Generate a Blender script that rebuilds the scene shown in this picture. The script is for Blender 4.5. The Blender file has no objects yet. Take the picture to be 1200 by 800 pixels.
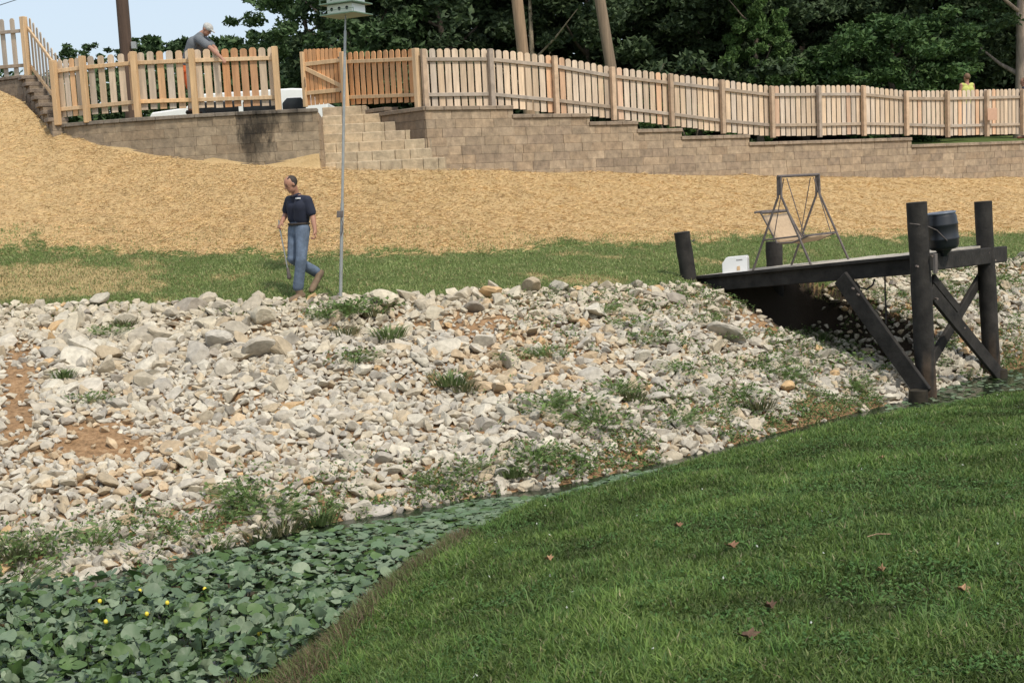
import bpy, bmesh, math, random
import numpy as np
from mathutils import Vector, Matrix
random.seed(7); rng = np.random.default_rng(11)
SC = bpy.context.scene; COL = SC.collection
R = math.radians
# ------------------------------------------------------------------ camera
FPX, CX, CY = 1500.0, 600.0, 400.0
ROLL, PITCH = 0.050, math.atan(175/1500.0)
CAM = np.array([0.0, 0.0, 3.2])
_r = np.array([1.0, 0, 0]); _f = np.array([0, math.cos(PITCH), -math.sin(PITCH)])
_u = np.cross(_r, _f)
# the phone was held turned clockwise: what is level rises to the right in the picture
cr, sr = math.cos(ROLL), math.sin(ROLL)
RIGHT = _r*cr - _u*sr; UP = _u*cr + _r*sr; FWD = _f
cam_d = bpy.data.cameras.new('camera'); cam = bpy.data.objects.new('camera', cam_d); COL.objects.link(cam)
M = Matrix(((RIGHT[0], UP[0], -FWD[0], CAM[0]), (RIGHT[1], UP[1], -FWD[1], CAM[1]), (RIGHT[2], UP[2], -FWD[2], CAM[2]), (0, 0, 0, 1)))
cam.matrix_world = M
cam_d.sensor_width = 36; cam_d.lens = FPX/1200*36; cam_d.clip_start = 0.1; cam_d.clip_end = 3000
SC.camera = cam
SC.render.resolution_x = 1024; SC.render.resolution_y = 682
# ------------------------------------------------------------------ light
SUN_EL, SUN_AZ = R(54), R(146)      # azimuth measured clockwise from +Y: the sun is high on the right, a little behind the camera
w = bpy.data.worlds.new('World'); SC.world = w; w.use_nodes = True
nt = w.node_tree; bg = nt.nodes['Background']
sky = nt.nodes.new('ShaderNodeTexSky'); sky.sky_type = 'NISHITA'; sky.sun_disc = False
sky.sun_elevation = SUN_EL; sky.sun_rotation = SUN_AZ; sky.air_density = 1.0; sky.dust_density = 3.0; sky.ozone_density = .8
hz_ = nt.nodes.new('ShaderNodeMix'); hz_.data_type = 'RGBA'; hz_.inputs[0].default_value = .6; hz_.inputs[7].default_value = (4.3, 4.9, 5.5, 1)   # thin summer haze over the blue
nt.links.new(sky.outputs[0], hz_.inputs[6]); nt.links.new(hz_.outputs[2], bg.inputs[0]); bg.inputs[1].default_value = 0.15
sd = bpy.data.lights.new('sun', 'SUN'); sd.energy = 2.6; sd.angle = R(3.5); sd.color = (1.0, 0.93, 0.82)
sun = bpy.data.objects.new('sun', sd); COL.objects.link(sun)
sdir = Vector((math.sin(SUN_AZ)*math.cos(SUN_EL), math.cos(SUN_AZ)*math.cos(SUN_EL), math.sin(SUN_EL)))
sun.rotation_euler = sdir.to_track_quat('Z', 'Y').to_euler(); sun.location = (20, -20, 40)
vs = SC.view_settings; vs.view_transform = 'Standard'; vs.look = 'None'; vs.gamma = 1; vs.use_curve_mapping = False; vs.exposure = 0.3
SC.render.engine = 'CYCLES'

# ------------------------------------------------------------------ helpers
def P(px, y, d):
    "point seen at photo pixel (px, y) whose distance along the ground is d"
    v = RIGHT*((px-CX)/FPX) + UP*((CY-y)/FPX) + FWD
    return CAM + v*(d/v[1])
def PZ(px, y, z=0.0):
    v = RIGHT*((px-CX)/FPX) + UP*((CY-y)/FPX) + FWD
    return CAM + v*((z-CAM[2])/v[2])
def proj(X, Y, Z):
    X = np.asarray(X, float); a = np.stack([X-CAM[0], Y-CAM[1], Z-CAM[2]], -1)
    dd = a@FWD
    return CX+FPX*(a@RIGHT)/dd, CY-FPX*(a@UP)/dd
def tag(o, label=None, cat=None, group=None, kind=None):
    if label: o['label'] = label
    if cat: o['category'] = cat
    if group: o['group'] = group
    if kind: o['kind'] = kind
    return o
def thing(name, loc, label, cat, group=None):
    o = bpy.data.objects.new(name, None); COL.objects.link(o); o.location = tuple(loc); o.empty_display_size = .2
    return tag(o, label, cat, group)
def worg(o):
    v = Vector((0, 0, 0))
    while o is not None: v += o.location; o = o.parent
    return np.array(v)
def np_mesh(name, V, F, tint=None, mat=None, smooth=False, attr2=None):
    V = np.asarray(V, np.float32); F = np.asarray(F, np.int32); k = F.shape[1]
    me = bpy.data.meshes.new(name); me.vertices.add(len(V)); me.vertices.foreach_set('co', V.ravel())
    me.loops.add(F.size); me.loops.foreach_set('vertex_index', F.ravel())
    me.polygons.add(len(F)); me.polygons.foreach_set('loop_start', np.arange(0, F.size, k, dtype=np.int32))
    me.polygons.foreach_set('loop_total', np.full(len(F), k, np.int32))
    me.polygons.foreach_set('use_smooth', np.full(len(F), smooth))
    for nm, t in (('tint', tint), ('zone', attr2)):
        if t is not None:
            a = me.color_attributes.new(nm, 'FLOAT_COLOR', 'POINT')
            c = np.ones((len(V), 4), np.float32); c[:, :3] = t; a.data.foreach_set('color', c.ravel())
    me.update(calc_edges=True); me.validate()
    if mat: me.materials.append(mat)
    return me
def link(me, name, parent=None, loc=None):
    o = bpy.data.objects.new(name, me); COL.objects.link(o)
    if parent is not None: o.parent = parent
    if loc is not None: o.location = tuple(loc)
    return o
def V3(a): return np.array(a, float)
def nrm(a): a = V3(a); return a/(np.linalg.norm(a)+1e-12)
class MB:
    def __init__(s): s.v = []; s.f = []; s.t = []; s.cur = (1, 1, 1); s.sm = []
    def add(s, vs, fs, smooth=False):
        b = len(s.v); s.v += [tuple(x) for x in vs]; s.f += [tuple(i+b for i in f) for f in fs]
        s.t += [s.cur]*len(vs); s.sm += [smooth]*len(fs); return s
    def hexa(s, c8):  # bottom 4 ccw, top 4 ccw
        return s.add(c8, [(3,2,1,0),(4,5,6,7),(0,1,5,4),(1,2,6,5),(2,3,7,6),(3,0,4,7)])
    def box(s, c, a, b, h):  # centre, half axes vectors
        c, a, b, h = map(V3, (c, a, b, h))
        return s.hexa([c-a-b-h, c+a-b-h, c+a+b-h, c-a+b-h, c-a-b+h, c+a-b+h, c+a+b+h, c-a+b+h])
    def cbox(s, c, a, b, h, ch=.006):
        "box with chamfered edges"
        bm = bmesh.new(); c, a, b, h = map(V3, (c, a, b, h))
        la, lb, lh = map(np.linalg.norm, (a, b, h))
        vs = [bm.verts.new((x, y, z)) for x in (-la, la) for y in (-lb, lb) for z in (-lh, lh)]
        for q in ((0,1,3,2),(4,6,7,5),(0,4,5,1),(2,3,7,6),(0,2,6,4),(1,5,7,3)): bm.faces.new([vs[i] for i in q])
        bmesh.ops.bevel(bm, geom=bm.edges[:], offset=min(ch, .45*min(la, lb, lh)), segments=1, affect='EDGES')
        bm.verts.index_update(); ua, ub, uh = a/la, b/lb, h/lh
        s.add([c+ua*v.co.x+ub*v.co.y+uh*v.co.z for v in bm.verts], [[v.index for v in f.verts] for f in bm.faces]); bm.free(); return s
    def beam(s, p0, p1, w, h, up=(0, 0, 1), ch=.005):
        p0, p1 = V3(p0), V3(p1); d = (p1-p0)/2; side = nrm(np.cross(d, V3(up))); u = nrm(np.cross(side, d))
        return s.cbox((p0+p1)/2, d, side*w/2, u*h/2, ch)
    def tube(s, p0, p1, r0, r1=None, n=10, caps=True): return s.path([p0, p1], [r0, r0 if r1 is None else r1], n, caps)
    def path(s, pts, rs, n=8, caps=True, smooth=True, sq=1.0):
        pts = [V3(p) for p in pts]; V = []; prev = None
        if not hasattr(rs, '__len__'): rs = [rs]*len(pts)
        for i, p in enumerate(pts):
            d = nrm(pts[min(i+1, len(pts)-1)]-pts[max(i-1, 0)])
            if prev is None: a = nrm(np.cross(d, (0, 0, 1) if abs(d[2]) < .9 else (1, 0, 0)))
            else: a = nrm(prev-d*np.dot(prev, d))
            prev = a; b = np.cross(d, a)
            for k in range(n):
                t = 2*math.pi*k/n; V.append(p+(a*math.cos(t)+b*math.sin(t)*sq)*rs[i])
        F = [(i*n+k, i*n+(k+1) % n, (i+1)*n+(k+1) % n, (i+1)*n+k) for i in range(len(pts)-1) for k in range(n)]
        s.add(V, F, smooth)
        if caps:
            s.add(V[:n], [tuple(range(n))[::-1]]); s.add(V[-n:], [tuple(range(n))])
        return s
    def lathe(s, base, prof, axis=(0, 0, 1), n=20):
        A = nrm(axis); a = nrm(np.cross(A, (0, 0, 1) if abs(A[2]) < .9 else (1, 0, 0))); b = np.cross(A, a); V = []
        for r, z in prof:
            for k in range(n): t = 2*math.pi*k/n; V.append(V3(base)+A*z+(a*math.cos(t)+b*math.sin(t))*r)
        s.add(V, [(i*n+k, i*n+(k+1) % n, (i+1)*n+(k+1) % n, (i+1)*n+k) for i in range(len(prof)-1) for k in range(n)], True)
        s.add(V[:n], [tuple(range(n))[::-1]]); return s.add(V[-n:], [tuple(range(n))])
    def ball(s, c, rad, n=12, m=8, axes=None):
        c = V3(c); rad = rad if hasattr(rad, '__len__') else (rad,)*3
        A = axes if axes is not None else np.eye(3); V = []
        for i in range(m+1):
            ph = math.pi*i/m
            for k in range(n):
                t = 2*math.pi*k/n; q = (math.sin(ph)*math.cos(t)*rad[0], math.sin(ph)*math.sin(t)*rad[1], math.cos(ph)*rad[2])
                V.append(c+A[0]*q[0]+A[1]*q[1]+A[2]*q[2])
        F = [(i*n+k, (i+1)*n+k, (i+1)*n+(k+1) % n, i*n+(k+1) % n) for i in range(m) for k in range(n)]
        return s.add(V, F, True)
    def capsule(s, a, b, ra, rb, n=14):
        a, b = V3(a), V3(b); d = nrm(b-a); pts = []; rs = []
        for i in range(6):
            t = math.pi/2*i/5; pts.append(a-d*ra*math.cos(t)); rs.append(max(ra*math.sin(t), .0005))
        for i in range(6):
            t = math.pi/2*i/5; pts.append(b+d*rb*math.sin(t)); rs.append(max(rb*math.cos(t), .0005))
        return s.path(pts, rs, n)
    def prism(s, poly, ext):
        poly = [V3(p) for p in poly]; e = V3(ext); n = len(poly)
        V = poly+[p+e for p in poly]
        return s.add(V, [tuple(range(n))[::-1], tuple(range(n, 2*n))]+[(i, (i+1) % n, n+(i+1) % n, n+i) for i in range(n)])
    def mesh(s, name, mat, off=(0, 0, 0)):
        me = bpy.data.meshes.new(name); o = V3(off)
        me.from_pydata([tuple(V3(v)-o) for v in s.v], [], s.f); me.polygons.foreach_set('use_smooth', s.sm)
        a = me.color_attributes.new('tint', 'FLOAT_COLOR', 'POINT')
        c = np.ones((len(s.v), 4), np.float32); c[:, :3] = np.array(s.t); a.data.foreach_set('color', c.ravel())
        me.update()
        if mat: me.materials.append(mat)
        return me
    def build(s, name, mat, parent=None, loc=None):
        off = worg(parent) if parent is not None else (V3(loc) if loc is not None else np.zeros(3))
        bm_fix = s.mesh(name, mat, off)
        bm = bmesh.new(); bm.from_mesh(bm_fix); bmesh.ops.recalc_face_normals(bm, faces=bm.faces); bm.to_mesh(bm_fix); bm.free()
        return link(bm_fix, name, parent, None if parent is not None else off)
    def remeshed(s, name, mat, parent, voxel=.008, smooth=4):
        off = worg(parent); me = s.mesh(name, None, off); o = bpy.data.objects.new('tmp', me); COL.objects.link(o)
        m = o.modifiers.new('r', 'REMESH'); m.mode = 'VOXEL'; m.voxel_size = voxel
        m2 = o.modifiers.new('s', 'SMOOTH'); m2.iterations = smooth; m2.factor = .5
        dg = bpy.context.evaluated_depsgraph_get(); dg.update()
        me2 = bpy.data.meshes.new_from_object(o.evaluated_get(dg)); me2.name = name
        bpy.data.objects.remove(o); me2.materials.clear(); me2.materials.append(mat)
        me2.polygons.foreach_set('use_smooth', [True]*len(me2.polygons))
        return link(me2, name, parent)

# ------------------------------------------------------------------ noise for shapes
def vnoise(x, y, s=1.0, seed=0):
    x = np.asarray(x, float)*s+seed*17.13; y = np.asarray(y, float)*s+seed*9.71
    xi = np.floor(x); yi = np.floor(y); fx = x-xi; fy = y-yi; fx = fx*fx*(3-2*fx); fy = fy*fy*(3-2*fy)
    def h(a, b):
        q = np.sin(a*127.1+b*311.7+seed*13.7)*43758.5453; return q-np.floor(q)
    return (h(xi, yi)*(1-fx)+h(xi+1, yi)*fx)*(1-fy)+(h(xi, yi+1)*(1-fx)+h(xi+1, yi+1)*fx)*fy
def fbm(x, y, s=1.0, seed=0, o=4):
    r = 0; a = .5; t = 0
    for i in range(o): r = r+a*vnoise(x, y, s*2**i, seed+i); t += a; a *= .5
    return r/t

# ------------------------------------------------------------------ materials
def newmat(name):
    m = bpy.data.materials.new(name); m.use_nodes = True; n = m.node_tree; return m, n, n.nodes['Principled BSDF']
def N(n, t, **k):
    x = n.nodes.new(t)
    for a, b in k.items(): setattr(x, a, b)
    return x
def noise(n, scale, detail=4, rough=.6, vec=None, dist=0):
    x = N(n, 'ShaderNodeTexNoise'); x.inputs['Scale'].default_value = scale; x.inputs['Detail'].default_value = detail
    x.inputs['Roughness'].default_value = rough; x.inputs['Distortion'].default_value = dist
    if vec is not None: n.links.new(vec, x.inputs['Vector'])
    return x.outputs['Fac']
def ramp(n, fac, stops):
    x = N(n, 'ShaderNodeValToRGB'); e = x.color_ramp.elements
    while len(e) < len(stops): e.new(.5)
    for i, (p, c) in enumerate(stops): e[i].position = p; e[i].color = (*c, 1) if len(c) == 3 else c
    n.links.new(fac, x.inputs[0]); return x.outputs[0]
def mix(n, fac, a, b, mode='MIX'):
    x = N(n, 'ShaderNodeMix', data_type='RGBA', blend_type=mode)
    for s, v in ((x.inputs[0], fac), (x.inputs[6], a), (x.inputs[7], b)):
        if hasattr(v, 'links'): n.links.new(v, s)
        elif hasattr(v, '__len__'): s.default_value = (*v, 1)
        else: s.default_value = v
    return x.outputs[2]
def geo_pos(n): return N(n, 'ShaderNodeNewGeometry').outputs['Position']
def mapping(n, vec, scale):
    x = N(n, 'ShaderNodeMapping'); x.inputs['Scale'].default_value = scale; n.links.new(vec, x.inputs[0]); return x.outputs[0]
def objco(n): return N(n, 'ShaderNodeTexCoord').outputs['Object']
def bump(n, b, h, st=.5, dist=.01):
    x = N(n, 'ShaderNodeBump'); x.inputs['Strength'].default_value = st; x.inputs['Distance'].default_value = dist
    n.links.new(h, x.inputs['Height']); n.links.new(x.outputs[0], b.inputs['Normal'])
def attr(n, nm='tint'): return N(n, 'ShaderNodeAttribute', attribute_name=nm).outputs['Color']
def simple(name, col, rough=.7, var=.25, scale=6, bst=.3, bd=.004, metal=0, stretch=(1, 1, 1), tint=True, spec=.5, detail=5, trans=0):
    m, n, b = newmat(name); v = mapping(n, objco(n), stretch); f = noise(n, scale, detail, .65, v)
    lo = tuple(c*(1-var) for c in col); hi = tuple(min(1, c*(1+var)) for c in col)
    c = ramp(n, f, [(.3, lo), (.7, hi)])
    if tint: c = mix(n, 1.0, c, attr(n), 'MULTIPLY')
    n.links.new(c, b.inputs['Base Color']); b.inputs['Roughness'].default_value = rough; b.inputs['Metallic'].default_value = metal
    b.inputs['Specular IOR Level'].default_value = spec
    if bst: bump(n, b, noise(n, scale*4, detail, .7, v), bst, bd)
    if trans:
        tr = N(n, 'ShaderNodeBsdfTranslucent'); n.links.new(c, tr.inputs[0]); ms = N(n, 'ShaderNodeMixShader'); ms.inputs[0].default_value = trans
        n.links.new(b.outputs[0], ms.inputs[1]); n.links.new(tr.outputs[0], ms.inputs[2]); n.links.new(ms.outputs[0], n.nodes['Material Output'].inputs[0])
    return m
MAT = {}
MAT['cedar'] = simple('cedar_new', (.60, .41, .23), .7, .22, 5, .4, .003, stretch=(3, 3, .35))
MAT['picket'] = simple('cedar_weathered', (.56, .45, .34), .8, .22, 6, .4, .003, stretch=(3, 3, .35))
MAT['railgrey'] = simple('cedar_grey', (.36, .29, .22), .85, .25, 6, .4, .003)
MAT['black'] = simple('dark_stained_timber', (.026, .023, .020), .8, .65, 4, .9, .012, spec=.3, detail=9)
MAT['deck'] = simple('weathered_planks', (.40, .36, .30), .85, .3, 5, .4, .004)
MAT['rock'] = simple('limestone', (.46, .425, .35), .92, .25, 12, .7, .012)
MAT['block'] = simple('split_face_block', (.335, .265, .19), .95, .34, 7, 1.0, .016, detail=8)
m_ = MAT['block']; n_ = m_.node_tree; b_ = n_.nodes['Principled BSDF']; src = b_.inputs['Base Color'].links[0].from_socket; ps = geo_pos(n_)
sc_ = None
def add_stain(cen, rad, depth):
    "wet stain soaked into the block face round one spot of the wall"
    global src
    vm = N(n_, 'ShaderNodeVectorMath', operation='SUBTRACT'); n_.links.new(ps, vm.inputs[0]); vm.inputs[1].default_value = cen
    v2 = N(n_, 'ShaderNodeVectorMath', operation='DIVIDE'); n_.links.new(vm.outputs[0], v2.inputs[0]); v2.inputs[1].default_value = rad
    le = N(n_, 'ShaderNodeVectorMath', operation='LENGTH'); n_.links.new(v2.outputs[0], le.inputs[0])
    ma = N(n_, 'ShaderNodeMath', operation='MULTIPLY_ADD'); n_.links.new(noise(n_, 2.6, 7, .75, mapping(n_, ps, (1.6, 1.6, .55))), ma.inputs[0]); ma.inputs[1].default_value = 2.4; n_.links.new(le.outputs['Value'], ma.inputs[2])
    k = ramp(n_, ma.outputs[0], [(.0, (0, 0, 0)), (1, (1, 1, 1))]); mr = N(n_, 'ShaderNodeMapRange'); n_.links.new(ma.outputs[0], mr.inputs[0]); mr.inputs[1].default_value = 1.55; mr.inputs[2].default_value = 2.0; mr.inputs[3].default_value = depth; mr.inputs[4].default_value = 1
    src = mix(n_, 1.0, src, mr.outputs[0], 'MULTIPLY')
for px_, y_, rx_, rz_, dp_ in ((303, 145, .75, .55, .30), (300, 165, .45, .6, .36), (345, 135, .3, .5, .55)): add_stain(tuple(P(px_, y_, 25.2)), (rx_, 1.0, rz_), dp_)
n_.links.new(src, b_.inputs['Base Color'])
MAT['straw'] = simple('straw', (.54, .38, .185), .9, .2, 4, 0, 0)
MAT['grass'] = simple('grass_blades', (1, 1, 1), .6, .12, 1.2, 0, 0, trans=.3, spec=.3)
MAT['leaf'] = simple('tree_leaves', (1, 1, 1), .65, .15, .5, 0, 0, trans=.25, spec=.25)
MAT['pad'] = simple('lily_leaf', (1, 1, 1), .5, .2, 9, .2, .004, trans=.15, spec=.4)
MAT['bark'] = simple('bark', (.13, .10, .075), .95, .35, 4, .8, .02, stretch=(4, 4, .6))
MAT['metal'] = simple('galvanised_steel', (.36, .37, .36), .5, .15, 10, .1, .001, metal=.5)
MAT['rust'] = simple('worn_steel', (.13, .11, .10), .7, .35, 14, .2, .002, metal=.3)
MAT['fabric'] = simple('tan_fabric', (.42, .31, .20), .9, .15, 20, .3, .002)
MAT['drum'] = simple('black_plastic', (.014, .016, .02), .38, .2, 5, .1, .002)
MAT['white'] = simple('sunlit_white', (.78, .78, .76), .5, .05, 3, .05, .001)
MAT['cream'] = simple('cream_paint', (.66, .68, .55), .55, .08, 5, .1, .001)
MAT['green'] = simple('green_paint', (.12, .19, .13), .5, .15, 5, .1, .001)
MAT['dark'] = simple('dark_opening', (.008, .008, .008), .9, .1, 5, 0, 0)
MAT['skin'] = simple('skin', (.36, .18, .115), .55, .12, 8, .1, .001, tint=False)
MAT['navy'] = simple('navy_knit', (.012, .016, .033), .85, .2, 12, .3, .004, tint=False)
MAT['denim'] = simple('denim', (.105, .14, .195), .9, .35, 9, .5, .006, tint=False)
MAT['shoe'] = simple('tan_leather', (.17, .115, .07), .8, .25, 9, .2, .003, tint=False)
MAT['hair'] = simple('dark_hair', (.025, .017, .012), .7, .3, 30, .5, .004, tint=False)
MAT['greyshirt'] = simple('grey_cotton', (.13, .14, .15), .9, .15, 9, .3, .004, tint=False)
MAT['orange'] = simple('orange_cloth', (.8, .17, .05), .8, .1, 9, .2, .003, tint=False)
MAT['lime'] = simple('lime_cloth', (.45, .47, .12), .8, .1, 9, .2, .003, tint=False)
MAT['cap'] = simple('pale_cap', (.42, .41, .38), .8, .35, 25, .1, .001, tint=False)
MAT['pole'] = simple('treated_pole', (.20, .145, .10), .9, .3, 3, .5, .006, stretch=(4, 4, .3))
MAT['salmon'] = simple('salmon_board', (.50, .31, .21), .8, .1, 9, .1, .002)
MAT['glass'] = simple('car_glass', (.01, .012, .014), .08, .1, 2, 0, 0)
MAT['rubber'] = simple('rubber', (.015, .015, .015), .85, .2, 10, .1, .002)
MAT['yellow'] = simple('yellow_petal', (.75, .6, .05), .6, .1, 9, 0, 0)
MAT['brownleaf'] = simple('dry_leaf', (.24, .15, .085), .8, .3, 20, .1, .002)
MAT['rope'] = simple('rope', (.03, .03, .03), .9, .2, 20, .2, .002)
MAT['blue'] = simple('blue_print', (.25, .34, .45), .6, .15, 9, 0, 0)
# ------------------------------------------------------------------ the lie of the land
# control lines running left to right, each a list of world points
def line3(pts): return np.array([P(*p) for p in pts])
S2 = np.array([PZ(px, y) for px, y in ((-300, 742), (0, 690), (110, 678), (200, 655), (310, 632), (400, 610), (480, 597), (560, 582), (650, 571), (750, 548), (850, 524), (950, 497), (1060, 470), (1130, 447), (1200, 430), (1400, 392))])
def qof(a): return 600+1500*a[..., 0]/a[..., 1]
QS2 = qof(S2)
s1q = np.array([-900, -300, 0, 200, 300, 350, 450, 550, 650, 750, 850, 950, 1060, 1200, 1400, 1800])
s1d = np.array([6.0, 6.9, 7.4, 7.9, 8.3, 8.8, 10.4, 11.9, 13.2, 13.75, 14.45, 15.4, 16.7, 18.2, 21., 27.])
Rl = line3([(-300, 385, 19.3), (0, 366, 19.5), (200, 364, 19.3), (350, 355, 19.0), (500, 352, 19.2), (600, 345, 19.3), (700, 341, 19.6), (800, 338, 20.2), (850, 347, 20.6), (900, 346, 21.2), (1000, 332, 22.3), (1200, 303, 24.2), (1500, 280, 28)])
Gl = line3([(-300, 300, 21.6), (0, 291, 21.9), (200, 297, 22.2), (330, 299, 22.3), (480, 297, 22.6), (600, 292, 22.9), (720, 288, 23.3), (900, 279, 24.6), (1200, 276, 27.4), (1500, 260, 31)])
Wl = line3([(-300, 50, 30), (-100, 90, 29), (0, 106, 28.2), (25, 118, 27.7), (45, 138, 27.0), (62, 152, 26.4), (100, 165, 25.9), (150, 178, 25.5), (250, 191, 25.2), (368, 197, 25.2), (430, 198, 25.25), (530, 198, 25.45), (600, 198, 27.1), (700, 200, 28.7), (800, 203, 30.1), (900, 205, 31.6), (1050, 207, 33.9), (1200, 207, 36.5), (1500, 205, 43)])
RA = V3((*P(498, 128, 26.2)[:2], 0)); dirR = nrm((P(1187, 160, 36.0)-P(500, 130, 26.4))*V3((1, 1, 0)))
for _i in range(len(Wl)):      # the foot of the right wall follows the wall's own line
    _q = float(qof(Wl[_i])); _k = (_q-600)/1500
    if _q > 575: _t = (_k*RA[1]-RA[0])/(dirR[0]-_k*dirR[1]); _p = RA+dirR*_t; _p[2] = CAM[2]+(Wl[_i][2]-CAM[2])*_p[1]/Wl[_i][1]; Wl[_i] = _p+V3((0, .04, 0))
def lerpl(q, L, k): qq = qof(L); o = np.argsort(qq); return np.interp(q, qq[o], L[o, k])
LE = P(372, 128, 25.35); WB = P(392, 137, 28.6); RA0 = P(498, 128, 26.2); CUTQ = [float(qof(LE))-1, float(qof(WB)), float(qof(RA0))]; CUTD = [28.95, 28.95, 26.42]
for _q in np.linspace(CUTQ[-1]+8, float(qof(Wl[12]))+2, 8):
    _k = (_q-600)/1500; CUTQ.append(float(_q)); CUTD.append(float(RA[1]+dirR[1]*(_k*RA[1]-RA[0])/(dirR[0]-_k*dirR[1]))+.2)
def lines(q):
    q = np.asarray(q, float); o = np.ones_like(q)
    s2 = np.interp(q, QS2, S2[:, 1]); s1 = np.minimum(np.interp(q, s1q, s1d), s2-.75)
    rd, rz = lerpl(q, Rl, 1), lerpl(q, Rl, 2); gd, gz = lerpl(q, Gl, 1), lerpl(q, Gl, 2); wd, wz = lerpl(q, Wl, 1), lerpl(q, Wl, 2)
    topz = np.interp(q, [-100, 0, 60, 110, 480, 600, 605, 690, 694, 748, 752, 800, 804, 880, 884, 1070, 1076, 1400, 2000], [6.6, 6.2, 5.0, 4.96, 4.98, 4.98, 4.8, 4.8, 4.62, 4.62, 4.44, 4.44, 4.26, 4.26, 4.08, 4.08, 3.9, 3.9, 3.9])
    D = [o*1.0, s1*.45, s1-.5, s1, s1+.15, s2-.3, s2, (s2+rd)/2, rd, gd, (gd+wd)/2, wd, wd+.36, wd+3.0, o*46, o*80, o*900]
    # the flight of steps cuts back into the terrace
    cut = np.interp(q, CUTQ, CUTD); D[12] = np.maximum(D[12], np.where((q > CUTQ[0]) & (q < CUTQ[-1]), cut, 0)); D[13] = np.maximum(D[13], D[12]+.8)
    lipz = np.interp(q, [200, 500, 700, 850, 1000, 1060, 1200, 1400], [.12, .13, .17, .19, .21, .13, .03, .03])
    ez = np.interp(q, [-300, 60, 420, 2000], [6.2, 5.3, 4.5, 4.1])
    Z = [o*1.55, 1.55+(lipz-1.55)*.40, lipz, o*0., o*-.35, o*-.4, o*-.02, rz*.47, rz, gz, gz+(wz-gz)*.44, wz, topz-.08, topz-.1, ez, ez, o*5.5]
    return D, Z
def ground(X, Y, nz=True):
    X = np.atleast_1d(np.asarray(X, float)); Y = np.atleast_1d(np.asarray(Y, float)); q = 600+1500*X/np.maximum(Y, .5); D, Z = lines(q)
    z = Z[0].copy()
    for i in range(len(D)-1):
        t = np.clip((Y-D[i])/(D[i+1]-D[i]), 0, 1); z = np.where(Y >= D[i], Z[i]+(Z[i+1]-Z[i])*t, z)
    inc = (q > CUTQ[0]) & (q < CUTQ[-1]) & (Y > D[11]) & (Y < D[12]-.12); z = np.where(inc, Z[11]-.03, z)
    # hollow carved under the dock to deepen the shade there
    dt = (X-5.9)*-.707+(Y-18.2)*.707; dw_ = (X-5.9)*.707+(Y-18.2)*.707
    z = z-.75*np.clip((dt-.7)/.7, 0, 1)*np.clip((3.75-dt)/.5, 0, 1)*np.clip((dw_+.05)/.3, 0, 1)*np.clip((2.5-dw_)/.4, 0, 1)*(Y > D[6])
    if nz: z = z+relief(X, Y, q, D)
    return z
def relief(X, Y, q, D):
    a = np.where(Y < D[2], .07, 0)*(fbm(X, Y, .9, 3)-.5)*2*np.clip((D[2]-Y)/1.0, 0, 1)*np.clip((Y-1)/2, 0, 1)
    c = np.clip((Y-D[6])/.5, 0, 1)*np.clip((D[8]-Y)/.5, 0, 1)*(fbm(X, Y, 1.1, 5)-.5)*.35
    e = np.clip((Y-D[8])/.4, 0, 1)*np.clip((D[11]-Y)/.4, 0, 1)*((fbm(X, Y, .8, 8)-.5)*.16+(fbm(X, Y, 3.5, 9)-.5)*.11)
    return a+c+e
def slopet(X, Y):
    "0 at the water, 1 at the crest of the rocks, 1..2 grass strip, 2..3 straw"
    q = 600+1500*X/np.maximum(Y, .5); D, Z = lines(q)
    return np.where(Y < D[8], (Y-D[6])/(D[8]-D[6]), np.where(Y < D[9], 1+(Y-D[8])/(D[9]-D[8]), 2+(Y-D[9])/(D[11]-D[9])))
# terrain sheet: fan-shaped grid
qs = np.concatenate([np.linspace(-2600, -320, 30), np.linspace(-300, 1500, 760), np.linspace(1520, 3800, 30)])
cnt = [14, 20, 6, 4, 6, 8, 30, 46, 26, 24, 24, 12, 6, 12, 4, 8]
D, Z = lines(qs); rows_d = []
for i, c in enumerate(cnt):
    for k in range(c): rows_d.append(D[i]+(D[i+1]-D[i])*k/c)
rows_d.append(D[-1]); rows_d = np.array(rows_d); Q = np.tile(qs, (len(rows_d), 1))
TX = (Q-600)/1500*rows_d; TY = rows_d; TZ = ground(TX.ravel(), TY.ravel()+1e-6).reshape(TX.shape)
nr, nc = TX.shape; idx = np.arange(nr*nc).reshape(nr, nc)
F = np.stack([idx[:-1, :-1], idx[:-1, 1:], idx[1:, 1:], idx[1:, :-1]], -1).reshape(-1, 4)
ti = slopet(TX, TY); n1 = fbm(TX, TY, 1.3, 21); n2 = fbm(TX, TY, .45, 31); n3 = fbm(TX, TY, 5, 25)
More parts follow.
